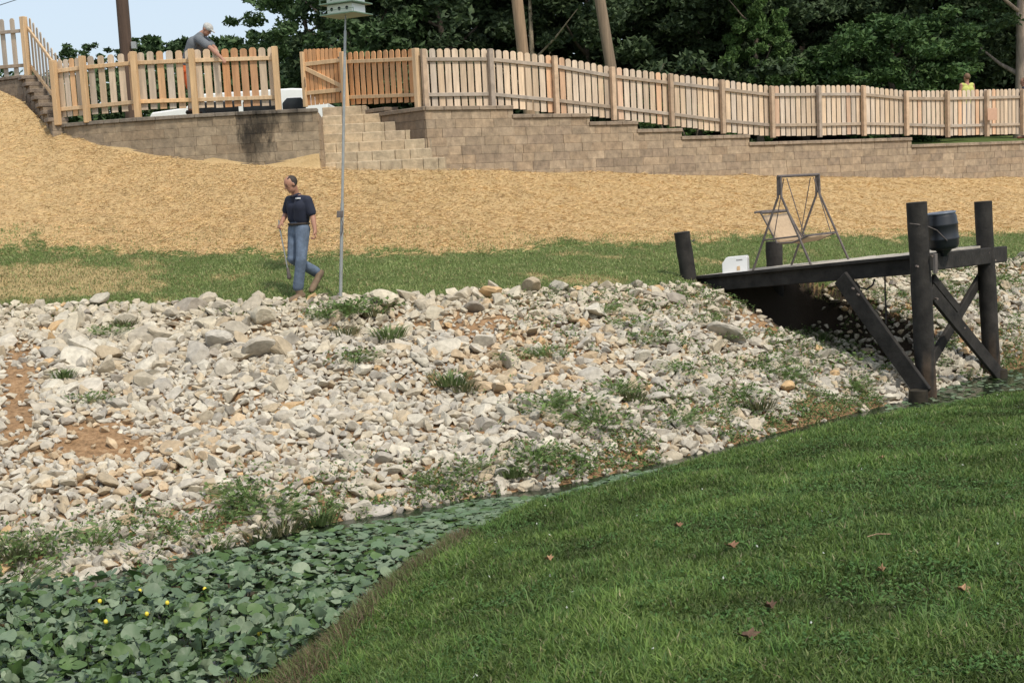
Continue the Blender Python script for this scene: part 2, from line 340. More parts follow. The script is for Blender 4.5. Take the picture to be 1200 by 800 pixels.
# zone: R straw, G bare rocky soil, B dry/yellow grass; G with B: shade painted under the dock
straw = np.clip((ti-2.0-.03+(n1-.5)*.12+(n3-.5)*.20)*5+.5, 0, 1)*(TY < D[11].max()+1)
straw = np.where(ti > 3.02, 0, straw)
ipx, ipy = proj(TX, TY, TZ)
plat = (TY > D[11]) & (TY < D[13]); incut = (TY < D[12]) & plat
straw = np.where(incut, 1, straw)
soil = np.clip((1.02-ti+(n1-.5)*.12)*14, 0, 1)*np.clip((ti+.12)*12, 0, 1)
def blob(cx, cy, rx, ry): return np.exp(-(((ipx-cx)/rx)**2+((ipy-cy)/ry)**2))
dry = np.clip(blob(60, 335, 130, 22)*1.5+blob(690, 330, 60, 8)*1.0+blob(830, 308, 30, 14)+(n1-.62)*2.2, 0, 1)*(ti > 1)
soil = np.where(plat & ~incut, 1, soil)
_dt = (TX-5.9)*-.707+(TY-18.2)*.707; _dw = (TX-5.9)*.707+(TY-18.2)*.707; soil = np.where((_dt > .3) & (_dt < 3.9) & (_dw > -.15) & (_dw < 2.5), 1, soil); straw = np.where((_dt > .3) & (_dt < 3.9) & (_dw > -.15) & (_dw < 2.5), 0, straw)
dry = np.where((_dt > .3) & (_dt < 3.9) & (_dw > -.15) & (_dw < 2.5), 1, dry*(1-soil))  # below the dock this channel masks shade painted onto the soil
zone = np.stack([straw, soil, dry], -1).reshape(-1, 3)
m, n, b = newmat('ground_cover'); pos = geo_pos(n); za = attr(n, 'zone'); sep = N(n, 'ShaderNodeSeparateColor'); n.links.new(za, sep.inputs[0])
fine = noise(n, 22, 8, .7, pos); med = noise(n, 3, 6, .65, pos); 
gcol = ramp(n, fine, [(.3, (.055, .08, .022)), (.55, (.11, .15, .045)), (.75, (.19, .22, .08))])
dcol = ramp(n, fine, [(.3, (.26, .2, .09)), (.7, (.5, .38, .19))])
strc = ramp(n, noise(n, 9, 10, .75, mapping(n, pos, (1, 2.2, 2.2))), [(.25, (.20, .13, .06)), (.40, (.46, .32, .155)), (.7, (.60, .44, .235))])
strc = mix(n, ramp(n, med, [(.36, (1, 1, 1)), (.60, (0, 0, 0))]), strc, (.50, .35, .175), 'MIX'); strc = mix(n, ramp(n, noise(n, 4.5, 5, .7, pos), [(.64, (0, 0, 0)), (.74, (.6, .6, .6))]), strc, (.20, .13, .07))
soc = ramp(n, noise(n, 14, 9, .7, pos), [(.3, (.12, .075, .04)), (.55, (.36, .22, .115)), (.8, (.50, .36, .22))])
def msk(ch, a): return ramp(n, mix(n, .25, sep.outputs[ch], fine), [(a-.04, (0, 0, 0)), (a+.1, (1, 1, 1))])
c = mix(n, msk('Blue', .42), gcol, dcol); dock_shade = N(n, 'ShaderNodeMath', operation='MULTIPLY'); n.links.new(sep.outputs['Green'], dock_shade.inputs[0]); n.links.new(sep.outputs['Blue'], dock_shade.inputs[1]); soc = mix(n, dock_shade.outputs[0], soc, (.055, .042, .03)); c = mix(n, msk('Green', .5), c, soc); c = mix(n, msk('Red', .48), c, strc)  # the dock's shade is darkened into the soil colour here
n.links.new(c, b.inputs['Base Color']); b.inputs['Roughness'].default_value = .95; b.inputs['Specular IOR Level'].default_value = .15
bump(n, b, noise(n, 16, 10, .75, pos), .8, .05)
MAT['ground'] = m
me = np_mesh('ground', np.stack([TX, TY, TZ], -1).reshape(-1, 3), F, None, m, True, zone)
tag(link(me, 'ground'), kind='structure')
mb = MB(); mb.add([(-60, 1.2, 1.53), (60, 1.2, 1.53), (60, -60, 1.9), (-60, -60, 1.9)], [(3, 2, 1, 0)])
tag(mb.build('lawn', MAT['ground']), kind='structure')
# water
m, n, b = newmat('pond_water'); b.inputs['Base Color'].default_value = (.018, .026, .014, 1); b.inputs['Roughness'].default_value = .12
b.inputs['Specular IOR Level'].default_value = .5; bump(n, b, noise(n, 6, 4, .6, geo_pos(n)), .25, .02)
mb = MB(); mb.add([(-40, 3, 0), (40, 8, 0), (40, 45, 0), (9, 22.5, 0), (-40, 16, 0)], [(0, 1, 2, 3, 4)])
# keep the sheet to the stream bed
q_ = np.linspace(-2600, 1800, 90); Dw, _ = lines(q_); A = np.stack([(q_-600)/1500*(Dw[3]-.02), Dw[3]-.02, q_*0], -1); B = np.stack([(q_-600)/1500*(Dw[6]+.02), Dw[6]+.02, q_*0], -1)
Vw = np.concatenate([A, B]); k = len(q_); Fw = [(i, i+1, k+i+1, k+i) for i in range(k-1)]
tag(link(np_mesh('water', Vw, Fw, None, m), 'water'), kind='structure')

# ------------------------------------------------------------------ retaining walls
CO = .182   # course height
BC = [(1, .96, .9), (.95, .92, .88), (1.06, 1.0, .92), (.88, .84, .81), (1.08, 1.04, .98), (.98, .91, .83)]
def wall_run(mb, pts, top, bottom_fn, tint=(1, 1, 1), thick=.3, setback=.012, seed=0, jog=0, stain=None):
    "courses of split-face blocks along the plan polyline pts, from top down to below the ground"
    rr = random.Random(seed); pts = [V3((*p[:2], 0)) for p in pts]
    seg = [np.linalg.norm(pts[i+1]-pts[i]) for i in range(len(pts)-1)]; L = sum(seg)
    def at(s):
        for i, l in enumerate(seg):
            if s <= l or i == len(seg)-1: return pts[i]+(pts[i+1]-pts[i])*(s/l), nrm(pts[i+1]-pts[i])
            s -= l
    for c in range(12):
        z1 = top-c*CO; z0 = z1-CO; s = -rr.random()*.3; anyb = False
        while s < L-.02:
            ln = rr.choice((.46, .42, .46, .46, .3)); a = max(s, 0); bb = min(s+ln, L); s += ln
            if bb-a < .04: continue
            p0, d0 = at(a+.004); p1, d1 = at(bb-.004); mid = (p0+p1)/2
            if z1 < bottom_fn(mid)-.12: continue
            d = nrm(p1-p0); nb = V3((-d[1], d[0], 0))   # points away from the viewer
            off = -setback*(12-c)*0+setback*(-c)+rr.uniform(-.006, .006)
            cc = V3(rr.choice(BC))*rr.uniform(.88, 1.1)*V3(tint)
            if stain: cc = cc*stain(mid, (z0+z1)/2, rr)
            mb.cur = tuple(cc); cen = mid+nb*(thick/2+off)+V3((0, 0, (z0+z1)/2))
            mb.cbox(cen, d*((bb-a)/2-.0015), nb*thick/2, V3((0, 0, CO/2-.0015)), .005)
def gz(p): return float(ground(p[0], p[1])[0])
def coping(mb, pts, z, h=.085, over=.04, depth=.36, tint=(1, 1, 1), seed=0):
    rr = random.Random(seed)
    for i in range(len(pts)-1):
        a, bb = V3((*pts[i][:2], 0)), V3((*pts[i+1][:2], 0)); L = np.linalg.norm(bb-a); d = (bb-a)/L; nb = V3((-d[1], d[0], 0)); k = max(1, round(L/.45))
        for j in range(k):
            mb.cur = tuple(V3(tint)*rr.uniform(.85, 1.1)); m_ = a+d*L*(j+.5)/k+nb*(depth/2-over)+V3((0, 0, z+h/2))
            mb.cbox(m_, d*(L/k/2-.003), nb*depth/2, V3((0, 0, h/2)), .01)
# left curved wall
LW = [P(62, 150, 26.5), P(78, 148, 26.1), P(103, 144, 25.85), P(160, 137, 25.5), P(228, 133, 25.3), P(300, 130, 25.25), P(372, 128, 25.35)]
ZL = 4.93
def stain(p, z, rr):
    px, y = proj(p[0], p[1], z); w_ = math.exp(-((px-300)/26)**2)*(1.15-max(0, y-150)/45)
    w_ = max(0, w_*1.25)+.6*math.exp(-((px-345)/14)**2); k = 1-.15*min(1, max(0, w_*rr.uniform(.5, 1.4)))
    return V3((k, k, k*.97))
mb = MB(); wall_run(mb, LW, ZL, gz, (.84, .86, .88), seed=1, stain=stain)
lw = thing('retaining_wall', (*LW[3][:2], gz(LW[3])), 'curved left retaining wall of grey tan blocks with a dark wet stain below the leaning worker', 'retaining wall')
wob = mb.build('block_courses', MAT['block'], lw)
mb = MB(); mb.cur = (.5, .52, .55)
coping(mb, LW, ZL+.002, .075, tint=(.62, .66, .72), seed=4); mb.build('coping', MAT['block'], lw)
# end face of the left wall at the steps
mb = MB(); e = LW[-1]; wall_run(mb, [e+V3((.02, .02, 0)), e+V3((-.25, 2.6, 0))], ZL-.01, gz, (.85, .82, .78), seed=9)
mb.build('end_return', MAT['block'], lw)
# right wall with stepped top
RA = P(497, 195, 26.15); RB = P(1500, 207, 43.5)
dirR = nrm((P(1187, 160, 36.0)-P(500, 130, 26.4))*V3((1, 1, 0)))
RA = V3((*P(498, 128, 26.2)[:2], 0))
def ray_hit(px, y):   # where the pixel column meets the wall line in plan
    v = P(px, y, 10)[:2]; # X/Y slope
    k = v[0]/v[1]; # (RA.x + t dx) = k (RA.y + t dy)
    t = (k*RA[1]-RA[0])/(dirR[0]-k*dirR[1]); return RA+dirR*t
rw = thing('retaining_wall', (*ray_hit(800, 200)[:2], 2.9), 'long right retaining wall of tan brown blocks, its coping stepping down to the right', 'retaining wall')
steps = [(498, 601, 126), (601, 691, 132), (691, 747, 140.5), (747, 799, 148), (799, 878, 155), (878, 1068, 159), (1068, 1420, 159)]
ZR = [P(550, 124, ray_hit(550, 124)[1])[2]-.005]
for i in range(6): ZR.append(ZR[-1]-CO)
mb = MB(); mc = MB()
for i, (x0, x1, y) in enumerate(steps):
    a, bb = ray_hit(x0, y), ray_hit(x1, y); wall_run(mb, [a, bb], ZR[i]-.085, gz, (1, 1, 1), seed=20+i)
    coping(mc, [a-dirR*(.03 if i else 0), bb], ZR[i]-.083, .083, tint=(.82, .8, .8), seed=30+i)
# wing wall beside the steps, running back from the corner
WB = P(392, 137, 28.6); WB[2] = 0
mw = MB(); dw = nrm(WB-RA); wall_run(mb, [V3(WB), RA-dw*.0], ZR[0]-.085, lambda p: gz(RA)-.1+0*p[0], (.62, .60, .60), seed=50)  # wing blocks tinted darker: shade on the face turned from the sun
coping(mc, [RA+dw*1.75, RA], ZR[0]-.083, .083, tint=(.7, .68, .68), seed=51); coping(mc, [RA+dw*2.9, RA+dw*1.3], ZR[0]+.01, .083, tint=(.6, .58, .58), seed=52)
mb.build('block_courses', MAT['block'], rw); mc.build('coping', MAT['block'], rw)
# steps between the two walls
ss = thing('stone_steps', P(430, 197, 25.6), 'pale block steps climbing between the two retaining walls to the open gate', 'steps')
zb = ground(*P(430, 199, 25.15)[:2])[0]; zt = 5.18; nst = 7
for i in range(nst):
    ztop = zb+.02+(zt-zb-.02)*(i+1)/nst; dd = 25.45+i*.37; rr = random.Random(70+i)
    xl = e[0]-.02-.09*(dd-25.35) ; tt = (dd-RA[1])/dw[1]; xr = RA[0]+dw[0]*tt-.02 if dd > RA[1] else RA[0]+(.38 if i == 0 else .1)
    hh = (zt-zb)/nst+(.2 if i == 0 else .01); mb = MB(); x = xl
    while x < xr-.05:
        ln = min(rr.choice((.3, .42, .46)), xr-x); mb.cur = tuple(V3(rr.choice(BC))*rr.uniform(.92, 1.1)*V3((1.3, 1.36, 1.34)))
        mb.cbox((x+ln/2, dd+.3+rr.uniform(-.006, .006), ztop-hh/2), (ln/2-.003, 0, 0), (0, .3, 0), (0, 0, hh/2-.001), .012); x += ln
    mb.build('step', MAT['block'], ss)
# stepped wall climbing at the far left under the fence
sl = thing('retaining_wall', (*P(40, 140, 26.8)[:2], 5.0), 'short stepped block wall climbing at the far left under the fence', 'retaining wall')
p70 = P(70, 140, 26.2); p33 = P(34, 92, 28.8); mb = MB(); mc = MB()
dl = V3((p33[0]-p70[0], p33[1]-p70[1], 0)); nst2 = 7
for i in range(nst2):
    a = V3((*p70[:2], 0))+dl*i/nst2+V3((-.12, -.1, 0)); bb = V3((*p70[:2], 0))+dl*(i+1)/nst2+V3((-.12, -.1, 0)); zt2 = 4.93+(i+1)*(p33[2]-4.93)/nst2
    wall_run(mb, [bb, a], zt2-.06, lambda p: 4.6, (.72, .74, .78), seed=80+i, thick=.3)
    d_ = nrm(a-bb); nb_ = V3((-d_[1], d_[0], 0)); mc.cur = (.62, .62, .66); mc.cbox((a+bb)/2+V3((0, 0, zt2-.02))+nb_*.12, (a-bb)/2, nb_*.2, V3((0, 0, .04)), .01)
a = V3((*p33[:2], 0))+V3((-.12, -.1, 0)); bb = V3((*P(-150, 110, 31.5)[:2], 0)); wall_run(mb, [bb, a], p33[2]+.0, gz, (.72, .74, .78), seed=99)
coping(mc, [bb, a], p33[2]+.002, .07, tint=(.6, .6, .64), seed=98)
mb.build('block_courses', MAT['block'], sl); mc.build('coping', MAT['block'], sl)
# terrace ground behind the left steps, level with the fence foot
# ------------------------------------------------------------------ fences
def wood_tint(rr, grey=.0):
    k = rr.uniform(.8, 1.12); w_ = rr.uniform(-.05, .06); return (k*(1+w_), k, k*(1-w_*1.5))
def picket(mb, base, top, side, nback, wd=.115, th=.018):
    "dog-ear board"
    base, top = V3(base), V3(top); s = side*wd/2; c = wd*.3; z = V3((0, 0, 1))
    poly = [base-s, base+s, top+s-z*c, top+s*.75-z*c*.35, top+s*.4, top-s*.4, top-s*.75-z*c*.35, top-s-z*c]
    mb.prism(poly, nback*th)
BASE = .05
def fence(root, posts, n_p, matp, matr, matpost, seed, post_w=.1, wet=None, hgt_r=(.17, .82), end=True, tints=None, ext=.02, post_tints=None):
    "posts: list of (foot, head). Posts and rails on the near side, boards behind"
    rr = random.Random(seed)
    for i in range(len(posts)):
        f, h = V3(posts[i][0]), V3(posts[i][1]); j = min(i, len(posts)-2); d = nrm((V3(posts[j+1][0])-V3(posts[j][0]))*V3((1, 1, 0)))
        nb = V3((-d[1], d[0], 0)); mb = MB(); mb.cur = post_tints[i] if post_tints else wood_tint(rr)
        c = (f+h)/2-V3((0, 0, .06)); mb.cbox(c-nb*post_w*.5, d*post_w/2, nb*post_w/2, (h-f)/2+V3((0, 0, .06)), .008)
        mb.build('post', matpost, root)
    for i in range(len(posts)-1):
        f0, h0, f1, h1 = map(V3, (posts[i][0], posts[i][1], posts[i+1][0], posts[i+1][1]))
        d = nrm((f1-f0)*V3((1, 1, 0))); nb = V3((-d[1], d[0], 0)); n_ = n_p if not hasattr(n_p, '__len__') else n_p[i]
        mb = MB()
        for k in range(n_):
            t = (k+.5)/n_; lo = f0+(f1-f0)*t; hi = h0+(h1-h0)*t; j_ = rr.uniform(-.008, .008)
            base = lo+nb*.05+V3((0, 0, BASE+j_)); top = hi+nb*.05+V3((0, 0, ext+j_)); tn = V3(wood_tint(rr))
            if tints: tn = tn*V3(tints(i, t, rr))
            mb.cur = tuple(tn); L = np.linalg.norm((f1-f0)*V3((1, 1, 0))); picket(mb, base, top, d, nb, min(.135, L/n_*.79))
        mb.build('picket_panel', matp, root)
        for r_ in hgt_r:
            a = f0+(h0-f0)*r_+nb*.025; bb = f1+(h1-f1)*r_+nb*.025; mb = MB(); mb.cur = wood_tint(rr)
            mb.beam(a, bb, .04, .075); mb.build('rail', matr, root)
# right, weathered run
px_top = [(497, 58), (573, 58), (648, 66), (717, 79), (782, 87), (844, 94), (901, 101.5), (957, 101), (1008, 101), (1059, 107), (1107, 107), (1151, 106), (1195, 105), (1240, 104), (1290, 104)]
px_bot = [(498, 122), (576, 121), (651, 128), (718, 135), (786, 143), (846, 151), (904, 156), (959, 155.5), (1011, 154), (1061, 154), (1109, 156), (1155, 155), (1197, 154), (1242, 153), (1292, 152)]
posts = []
nbR = V3((-dirR[1], dirR[0], 0))
for (xt, yt), (xb, yb) in zip(px_top, px_bot):
    h = ray_hit(xb, yb)+nbR*.28; f = P(xb, yb, h[1]); t = P(xb-3, yt, h[1]); t[0] = f[0]; t[1] = f[1]; posts.append((f, t))
BASE = -.07
rf = thing('picket_fence', posts[6][0], 'long weathered picket fence stepping down along the right retaining wall', 'fence')
PT = [(1.1, 1.0, .9), (.85, .86, .9), (1.3, 1.15, 1), (1.35, 1.2, 1.05), (1.0, .9, .8), (1.1, 1, .9)]
fence(rf, posts, 9, MAT['picket'], MAT['railgrey'], MAT['railgrey'], 3, post_tints=[tuple(V3(PT[i % 6])*1.1) for i in range(len(posts))], tints=lambda i, t, r: (1.18, .95, .8) if r.random() < .12 else (1.05, 1.03, 1))
mb = MB(); o11 = P(1163, 134, posts[11][0][1]-.12); mb.beam(o11-dirR*.2, o11+dirR*.2, .012, .32); ob = mb.build('notice_board', MAT['salmon'], None, o11-V3((0, 0, .16)))
tag(ob, 'small blank salmon board fixed on the weathered picket fence at far right', 'board')
BASE = .04
# left new section on the curved wall
lp = []
for xb, yb, xt, yt, dd in ((70, 140, 67, 71, 26.2), (104, 137, 100, 66, 25.9), (163, 131, 158, 61, 25.6), (230, 129, 224, 58, 25.42), (327, 126, 321, 55, 25.42)):
    f = P(xb, yb, dd); t = P(xb-3, yt, dd); t[0] = f[0]; t[1] = f[1]; lp.append((f, t))
lf = thing('picket_fence', lp[2][0], 'new wooden picket fence with golden posts on the curved left wall, under the leaning worker', 'fence')
def lt(i, t, r):
    if i == 3 and .3 < t < .8: return V3((1.0, .66, .42))*r.uniform(.7, 1.05)
    if i == 3: return (.95, .9, .82)
    return (1.1, .88, .66) if r.random() < .25 else (.9, .9, .88)
fence(lf, lp, [5, 5, 6, 9], MAT['picket'], MAT['cedar'], MAT['cedar'], 5, post_w=.112, tints=lt, ext=.0, post_tints=[(.9, .88, .84), (.86, .84, .8), (.92, .9, .86), (.88, .86, .8), (.92, .9, .86)])
# climbing part and upper left run
p33f = P(36, 90, 28.8); p33t = P(32, 20, 28.8); p33t[0], p33t[1] = p33f[0], p33f[1]; p33b = (p33f, p33t); pm = P(-70, 98, 30.2); pmt = V3(pm); pmt[2] += 1.32
q70 = (lp[0][0]+V3((0, .06, 0)), lp[0][1]+V3((0, .06, 0)))
uf = thing('picket_fence', p33f, 'picket fence climbing at the far left edge to higher ground, greyer boards', 'fence')
fence(uf, [(pm, pmt), p33b], [9], MAT['picket'], MAT['railgrey'], MAT['cedar'], 6, post_w=.125, tints=lambda i, t, r: (.78, .8, .8), ext=.0, hgt_r=(.2, .78))
fence(uf, [p33b, (q70[0]+V3((.0, .15, .02)), q70[1]+V3((0, .15, -.02)))], [9], MAT['picket'], MAT['cedar'], MAT['cedar'], 8, post_w=.1, tints=lambda i, t, r: (.78, .8, .8), ext=.03)
# orange new panel and gate
g0b, g0t = P(408, 125, 28.3), P(406, 61, 28.3); g0t[0], g0t[1] = g0b[0], g0b[1]
g1b, g1t = P(493, 122, 26.55), P(492, 57, 26.55); g1t[0], g1t[1] = g1b[0], g1b[1]
of = thing('picket_fence', g0b, 'short fresh orange picket fence panel between the gate and the weathered fence', 'fence')
fence(of, [(g0b, g0t), (g1b, g1t)], [12], MAT['cedar'], MAT['cedar'], MAT['cedar'], 12, post_w=.12, tints=lambda i, t, r: (1.06, .80, .62), ext=.0)
gt = thing('gate', P(380, 125, 28.6), 'open orange wooden gate leaf with diagonal brace at the top of the steps', 'gate')
ga, gb = P(358, 123, 28.9), P(402, 124, 28.4); rr = random.Random(4); dg_ = nrm((gb-ga)*V3((1, 1, 0))); nb = V3((-dg_[1], dg_[0], 0)); mb = MB(); H = 1.2
ga[2] = gb[2] = (ga[2]+gb[2])/2; L = np.linalg.norm(gb-ga)
for k in range(9):
    mb.cur = tuple(V3(wood_tint(rr))*V3((1.06, .80, .62))); base = ga+(gb-ga)*(k+.5)/9; hgt = H+.06*(k/8-.5)*-1
    picket(mb, base+nb*.05+V3((0, 0, .03)), base+nb*.05+V3((0, 0, hgt+.03)), dg_, nb, L/9*.8)
mb.build('picket_panel', MAT['cedar'], gt)
for z_ in (.3, .93):
    mb = MB(); mb.beam(ga+V3((0, 0, z_))+nb*.03, gb+V3((0, 0, z_))+nb*.03, .04, .09); mb.build('rail', MAT['cedar'], gt)
mb = MB(); mb.beam(ga+V3((0, 0, .86))+nb*.028, gb+V3((0, 0, .36))+nb*.028, .036, .09); mb.build('brace', MAT['cedar'], gt)
mb = MB(); mb.cbox(ga+V3((0, 0, H/2)), dg_*.04, nb*.04, V3((0, 0, H/2)), .005); mb.build('stile', MAT['cedar'], gt)
mb = MB(); mb.path([ga+dg_*.07-nb*.05+V3((0, 0, z)) for z in (.42, .46, .6, .64)], .009, 6); mb.build('handle', MAT['rust'], gt)
for z_ in (.25, .98):
    mb = MB(); mb.cbox(gb+dg_*.02-nb*.02+V3((0, 0, z_)), dg_*.06, nb*.006, V3((0, 0, .02)), .002); mb.build('hinge', MAT['rust'], gt)
# ------------------------------------------------------------------ dock
O = P(1087, 297, 18.2)                      # deck top at the left water post
ax = nrm(V3((-.707, .707, 0))); wd_ = nrm(V3((.707, .707, 0)))
far = P(822, 323, 21.0); Ld = 3.98; slope = (far[2]-O[2])/Ld
def DK(t, w, h=0): return V3((O[0], O[1], 0))+ax*t+wd_*w+V3((0, 0, O[2]+slope*t+h))
W = 2.15
AX = nrm(DK(1, 0)-DK(0, 0)); DN = nrm(np.cross(wd_, AX)); DN = DN if DN[2] > 0 else -DN
dk = thing('dock', DK(0, 0, -O[2]), 'black timber dock reaching from the rock bank over the water on two tall posts', 'dock')
def plank(a, b, w, h, nm, m='black', up=(0, 0, 1), ch=.01):
    mb = MB(); mb.beam(a, b, w, h, up, ch); return mb.build(nm, MAT[m], dk)
def wobbly(pts, r, n=14, seed=0):
    rr = random.Random(seed); mb = MB(); P_, R_ = [], []
    for i in range(len(pts)-1):
        for k in range(8): P_.append(V3(pts[i])+(V3(pts[i+1])-V3(pts[i]))*k/8+V3((rr.uniform(-1, 1), rr.uniform(-1, 1), 0))*r*.03); R_.append(r*rr.uniform(.97, 1.04))
    P_.append(V3(pts[-1])); R_.append(r); mb.path(P_, R_, n); mb.t = [((2.6, 2.0, 1.5) if v[2] < .32+.1*math.sin(k*1.7) and seed < 3 else (1, 1, 1)) for k, v in enumerate(mb.v)]; return mb
for (xb, yb, xt, yt, dd, rad, sd_) in ((1088, 468, 1074, 237, 18.05, .142, 1), (1164, 441, 1152, 236, 19.75, .132, 2)):
    f, t = P(xb, yb, dd), P(xt, yt, dd); f[2] = -.5
    wobbly([f, t], rad, seed=sd_).build('post', MAT['black'], dk)
# long side beams
plank(DK(-.0, .02, -.165), DK(4.15, .02, -.155), .06, .23, 'beam'); plank(DK(0, W, -.165), DK(4.1, W, -.155), .06, .23, 'beam')
plank(DK(.6, W/2, -.165), DK(4.0, W/2, -.155), .06, .2, 'beam')
# end beam in front of both posts, running past the right one
eb0, eb1 = P(1080, 308, 17.95), P(1178, 297.5, 20.1); mb = MB(); mb.beam(eb0, eb1, .07, .25, ch=.012); mb.build('end_beam', MAT['black'], dk)
plank(DK(4.1, -.05, -.1), DK(4.1, W+.05, -.1), .08, .2, 'beam')
# joists
for k in range(5): plank(DK(.5+k*.8, .04, -.16), DK(.5+k*.8, W-.04, -.16), .05, .18, 'joist')
# deck boards
rr = random.Random(9); nb_ = 27
for k in range(nb_):
    t = 4.12-(k+.5)*(4.0/nb_); mb = MB(); mb.cur = (rr.uniform(.75, 1.15),)*3
    w1 = W+.05+rr.uniform(-.03, .09); a, b = DK(t, -.06+rr.uniform(-.01, .01), -.02+rr.uniform(-.003, .004)), DK(t, w1, -.02+rr.uniform(-.004, .006))
    mb.beam(a, b, 4.0/nb_-.005, .035, DN, .004); mb.build('deck_board', MAT['deck'], dk)
mb = MB(); mb.beam(DK(-.05, -.075, -.022), DK(4.12, -.075, -.022), .03, .05); mb.build('edge_strip', MAT['black'], dk)
# braces
f1, f2 = P(985, 325, 18.9), P(1084, 462, 17.75); mb = MB(); mb.beam(f1, f2, .06, .27, (0, 0, 1), .012); mb.build('brace', MAT['black'], dk)
mb = MB(); mb.beam(P(990, 322, 20.9), P(1072, 448, 19.2), .06, .2, (0, 0, 1), .01); mb.build('brace', MAT['black'], dk)
mb = MB(); mb.beam(P(1090, 340, 18.05), P(1172, 440, 19.4), .06, .21, (0, 0, 1), .01); mb.build('brace', MAT['black'], dk)
mb = MB(); mb.beam(P(1093, 326, 18.5), P(1122, 362, 19.1), .06, .14, (0, 0, 1), .01); mb.build('brace', MAT['black'], dk)
mb = MB(); mb.beam(P(1151, 322, 19.95), P(1090, 425, 18.45), .06, .18, (0, 0, 1), .01); mb.build('brace', MAT['black'], dk)
# shallow stumps at the feet
for (px, y, dd, r_, l_) in ((1076, 462, 17.7, .13, .3), (1172, 437, 19.45, .11, .25)):
    a = P(px, y, dd); mb = MB(); mb.cur = (1.3, 1.2, .9); mb.tube(a-V3((0, 0, .35)), a+V3((0, 0, .06)), r_*1.05, r_, 11); mb.build('stub', MAT['black'], dk)
for q_, dd_ in (((1000, 338), 18.6), ((1006, 345), 18.55), ((1075, 312), 17.9), ((1092, 300), 17.9), ((1098, 350), 18.0), ((1158, 296), 19.6), ((1166, 305), 19.75), ((1130, 384), 18.65)):
    c_ = P(*q_, dd_); mb = MB(); mb.cur = (1.6, 1.5, 1.4); mb.tube(c_+V3((0, .05, 0)), c_-V3((0, .03, 0)), .016, .014, 8); mb.build('bolt', MAT['rust'], dk)
# mooring posts on the shore end
for (xb, yb, xt, yt, dd, rad, sd_) in ((808, 332, 799, 272, 21.0, .13, 5),):
    f, t = P(xb, yb, dd), P(xt, yt, dd); f = f-(t-f)*.5; o = wobbly([f, t], rad, seed=sd_).build('post', MAT['black'], dk); o['label'] = 'short post leaning left'
mb = MB(); mb.tube(P(811, 283, 20.9), P(814, 281, 20.88), .012, .012, 6); mb.build('bolt', MAT['rust'], dk)
f, t = P(908, 311, 22.15), P(907, 283, 22.15); f[2] -= .9; wobbly([f, t], .14, seed=8).build('post', MAT['black'], dk)
# strap on the left post, rope and hose below
mb = MB(); mb.cbox(P(1096, 309, 17.9), wd_*.035, ax*.02, V3((0, 0, .14)), .004); mb.build('bracket', MAT['rust'], dk)
mb = MB(); a = P(1037, 323, 18.9); mb.path([a, a-V3((0, 0, .25)), a-V3((-.01, 0, .5)), a-V3((0, 0, .72))], .012, 6); tag(mb.build('rope', MAT['rope'], None, a), 'dark rope end hanging straight down from the underside of the dock', 'rope')
mb = MB(); a = P(1003, 330, 18.95); mb.path([a, a+V3((.06, 0, -.09)), a+V3((.16, 0, -.12)), a+V3((.25, 0, -.06)), a+V3((.28, 0, .03))], .014, 6); tag(mb.build('hose', MAT['rope'], None, a), 'short black hose loop sagging under the dock beam', 'hose')
# ------------------------------------------------------------------ drum hung on the post
c0, c1 = P(1106, 292, 18.35), P(1102, 250, 18.35); axd = c1-c0; Hd = np.linalg.norm(axd)
dr = thing('drum', c0, 'black plastic drum strapped beside the left tall dock post, over the water', 'drum')
prof = [(.03, 0), (.17, .0), (.2, .02), (.222, .06), (.226, .13), (.233, .145), (.233, .165), (.226, .18), (.228, .34), (.235, .355), (.235, .375), (.228, .39), (.224, .47), (.205, .515), (.20, .53)]
k_ = Hd/.53; mb = MB(); mb.lathe(c0, [(r*.98, z*k_) for r, z in prof], axd, 28); mb.build('shell', MAT['drum'], dr)
mb = MB(); mb.cur = (9, 9, 9); mb.lathe(c1, [(.205, -.012), (.212, -.008), (.212, .012), (.203, .016), (.19, .006)], axd, 28); mb.build('lid', MAT['drum'], dr)
mb = MB(); mb.lathe(c0-nrm(axd)*.1, [(.05, 0), (.055, .03), (.10, .07), (.12, .1)], axd, 14); mb.build('spout', MAT['drum'], dr)
mb = MB(); mb.path([P(1066, 262, 17.85), P(1084, 264, 17.95), P(1098, 270, 18.1), P(1110, 282, 18.12)], .007, 5); mb.build('strap', MAT['rust'], dr)
# ------------------------------------------------------------------ swing on the deck
sw = thing('garden_swing', DK(2.5, .7), 'rusty metal garden swing with a tan fabric seat standing on the dock', 'swing')
Hs = 1.42; tc = 2.52
def tube(nm, pts, r, m='rust', par=None):
    mb = MB(); mb.path(pts, r, 8); return mb.build(nm, MAT[m], par or sw)
for w_ in (.14, 1.26):
    apex = DK(tc, w_, 1.12); mb = MB()
    for t_ in (tc+.53, tc-.53): mb.path([DK(t_, w_, .0), DK(tc+(t_-tc)*.06, w_, 1.10), DK(tc+(t_-tc)*.05, w_, Hs)], .019, 8)
    mb.cbox(DK(tc, w_, 1.27), AX*.03, wd_*.012, V3((0, 0, .14)), .004)
    mb.build('leg_frame', MAT['rust'], sw)
    tube('crossbar', [DK(tc+.32, w_, .46), DK(tc-.30, w_, .46)], .014)
tube('top_bar', [DK(tc, .10, Hs), DK(tc, 1.30, Hs)], .022)
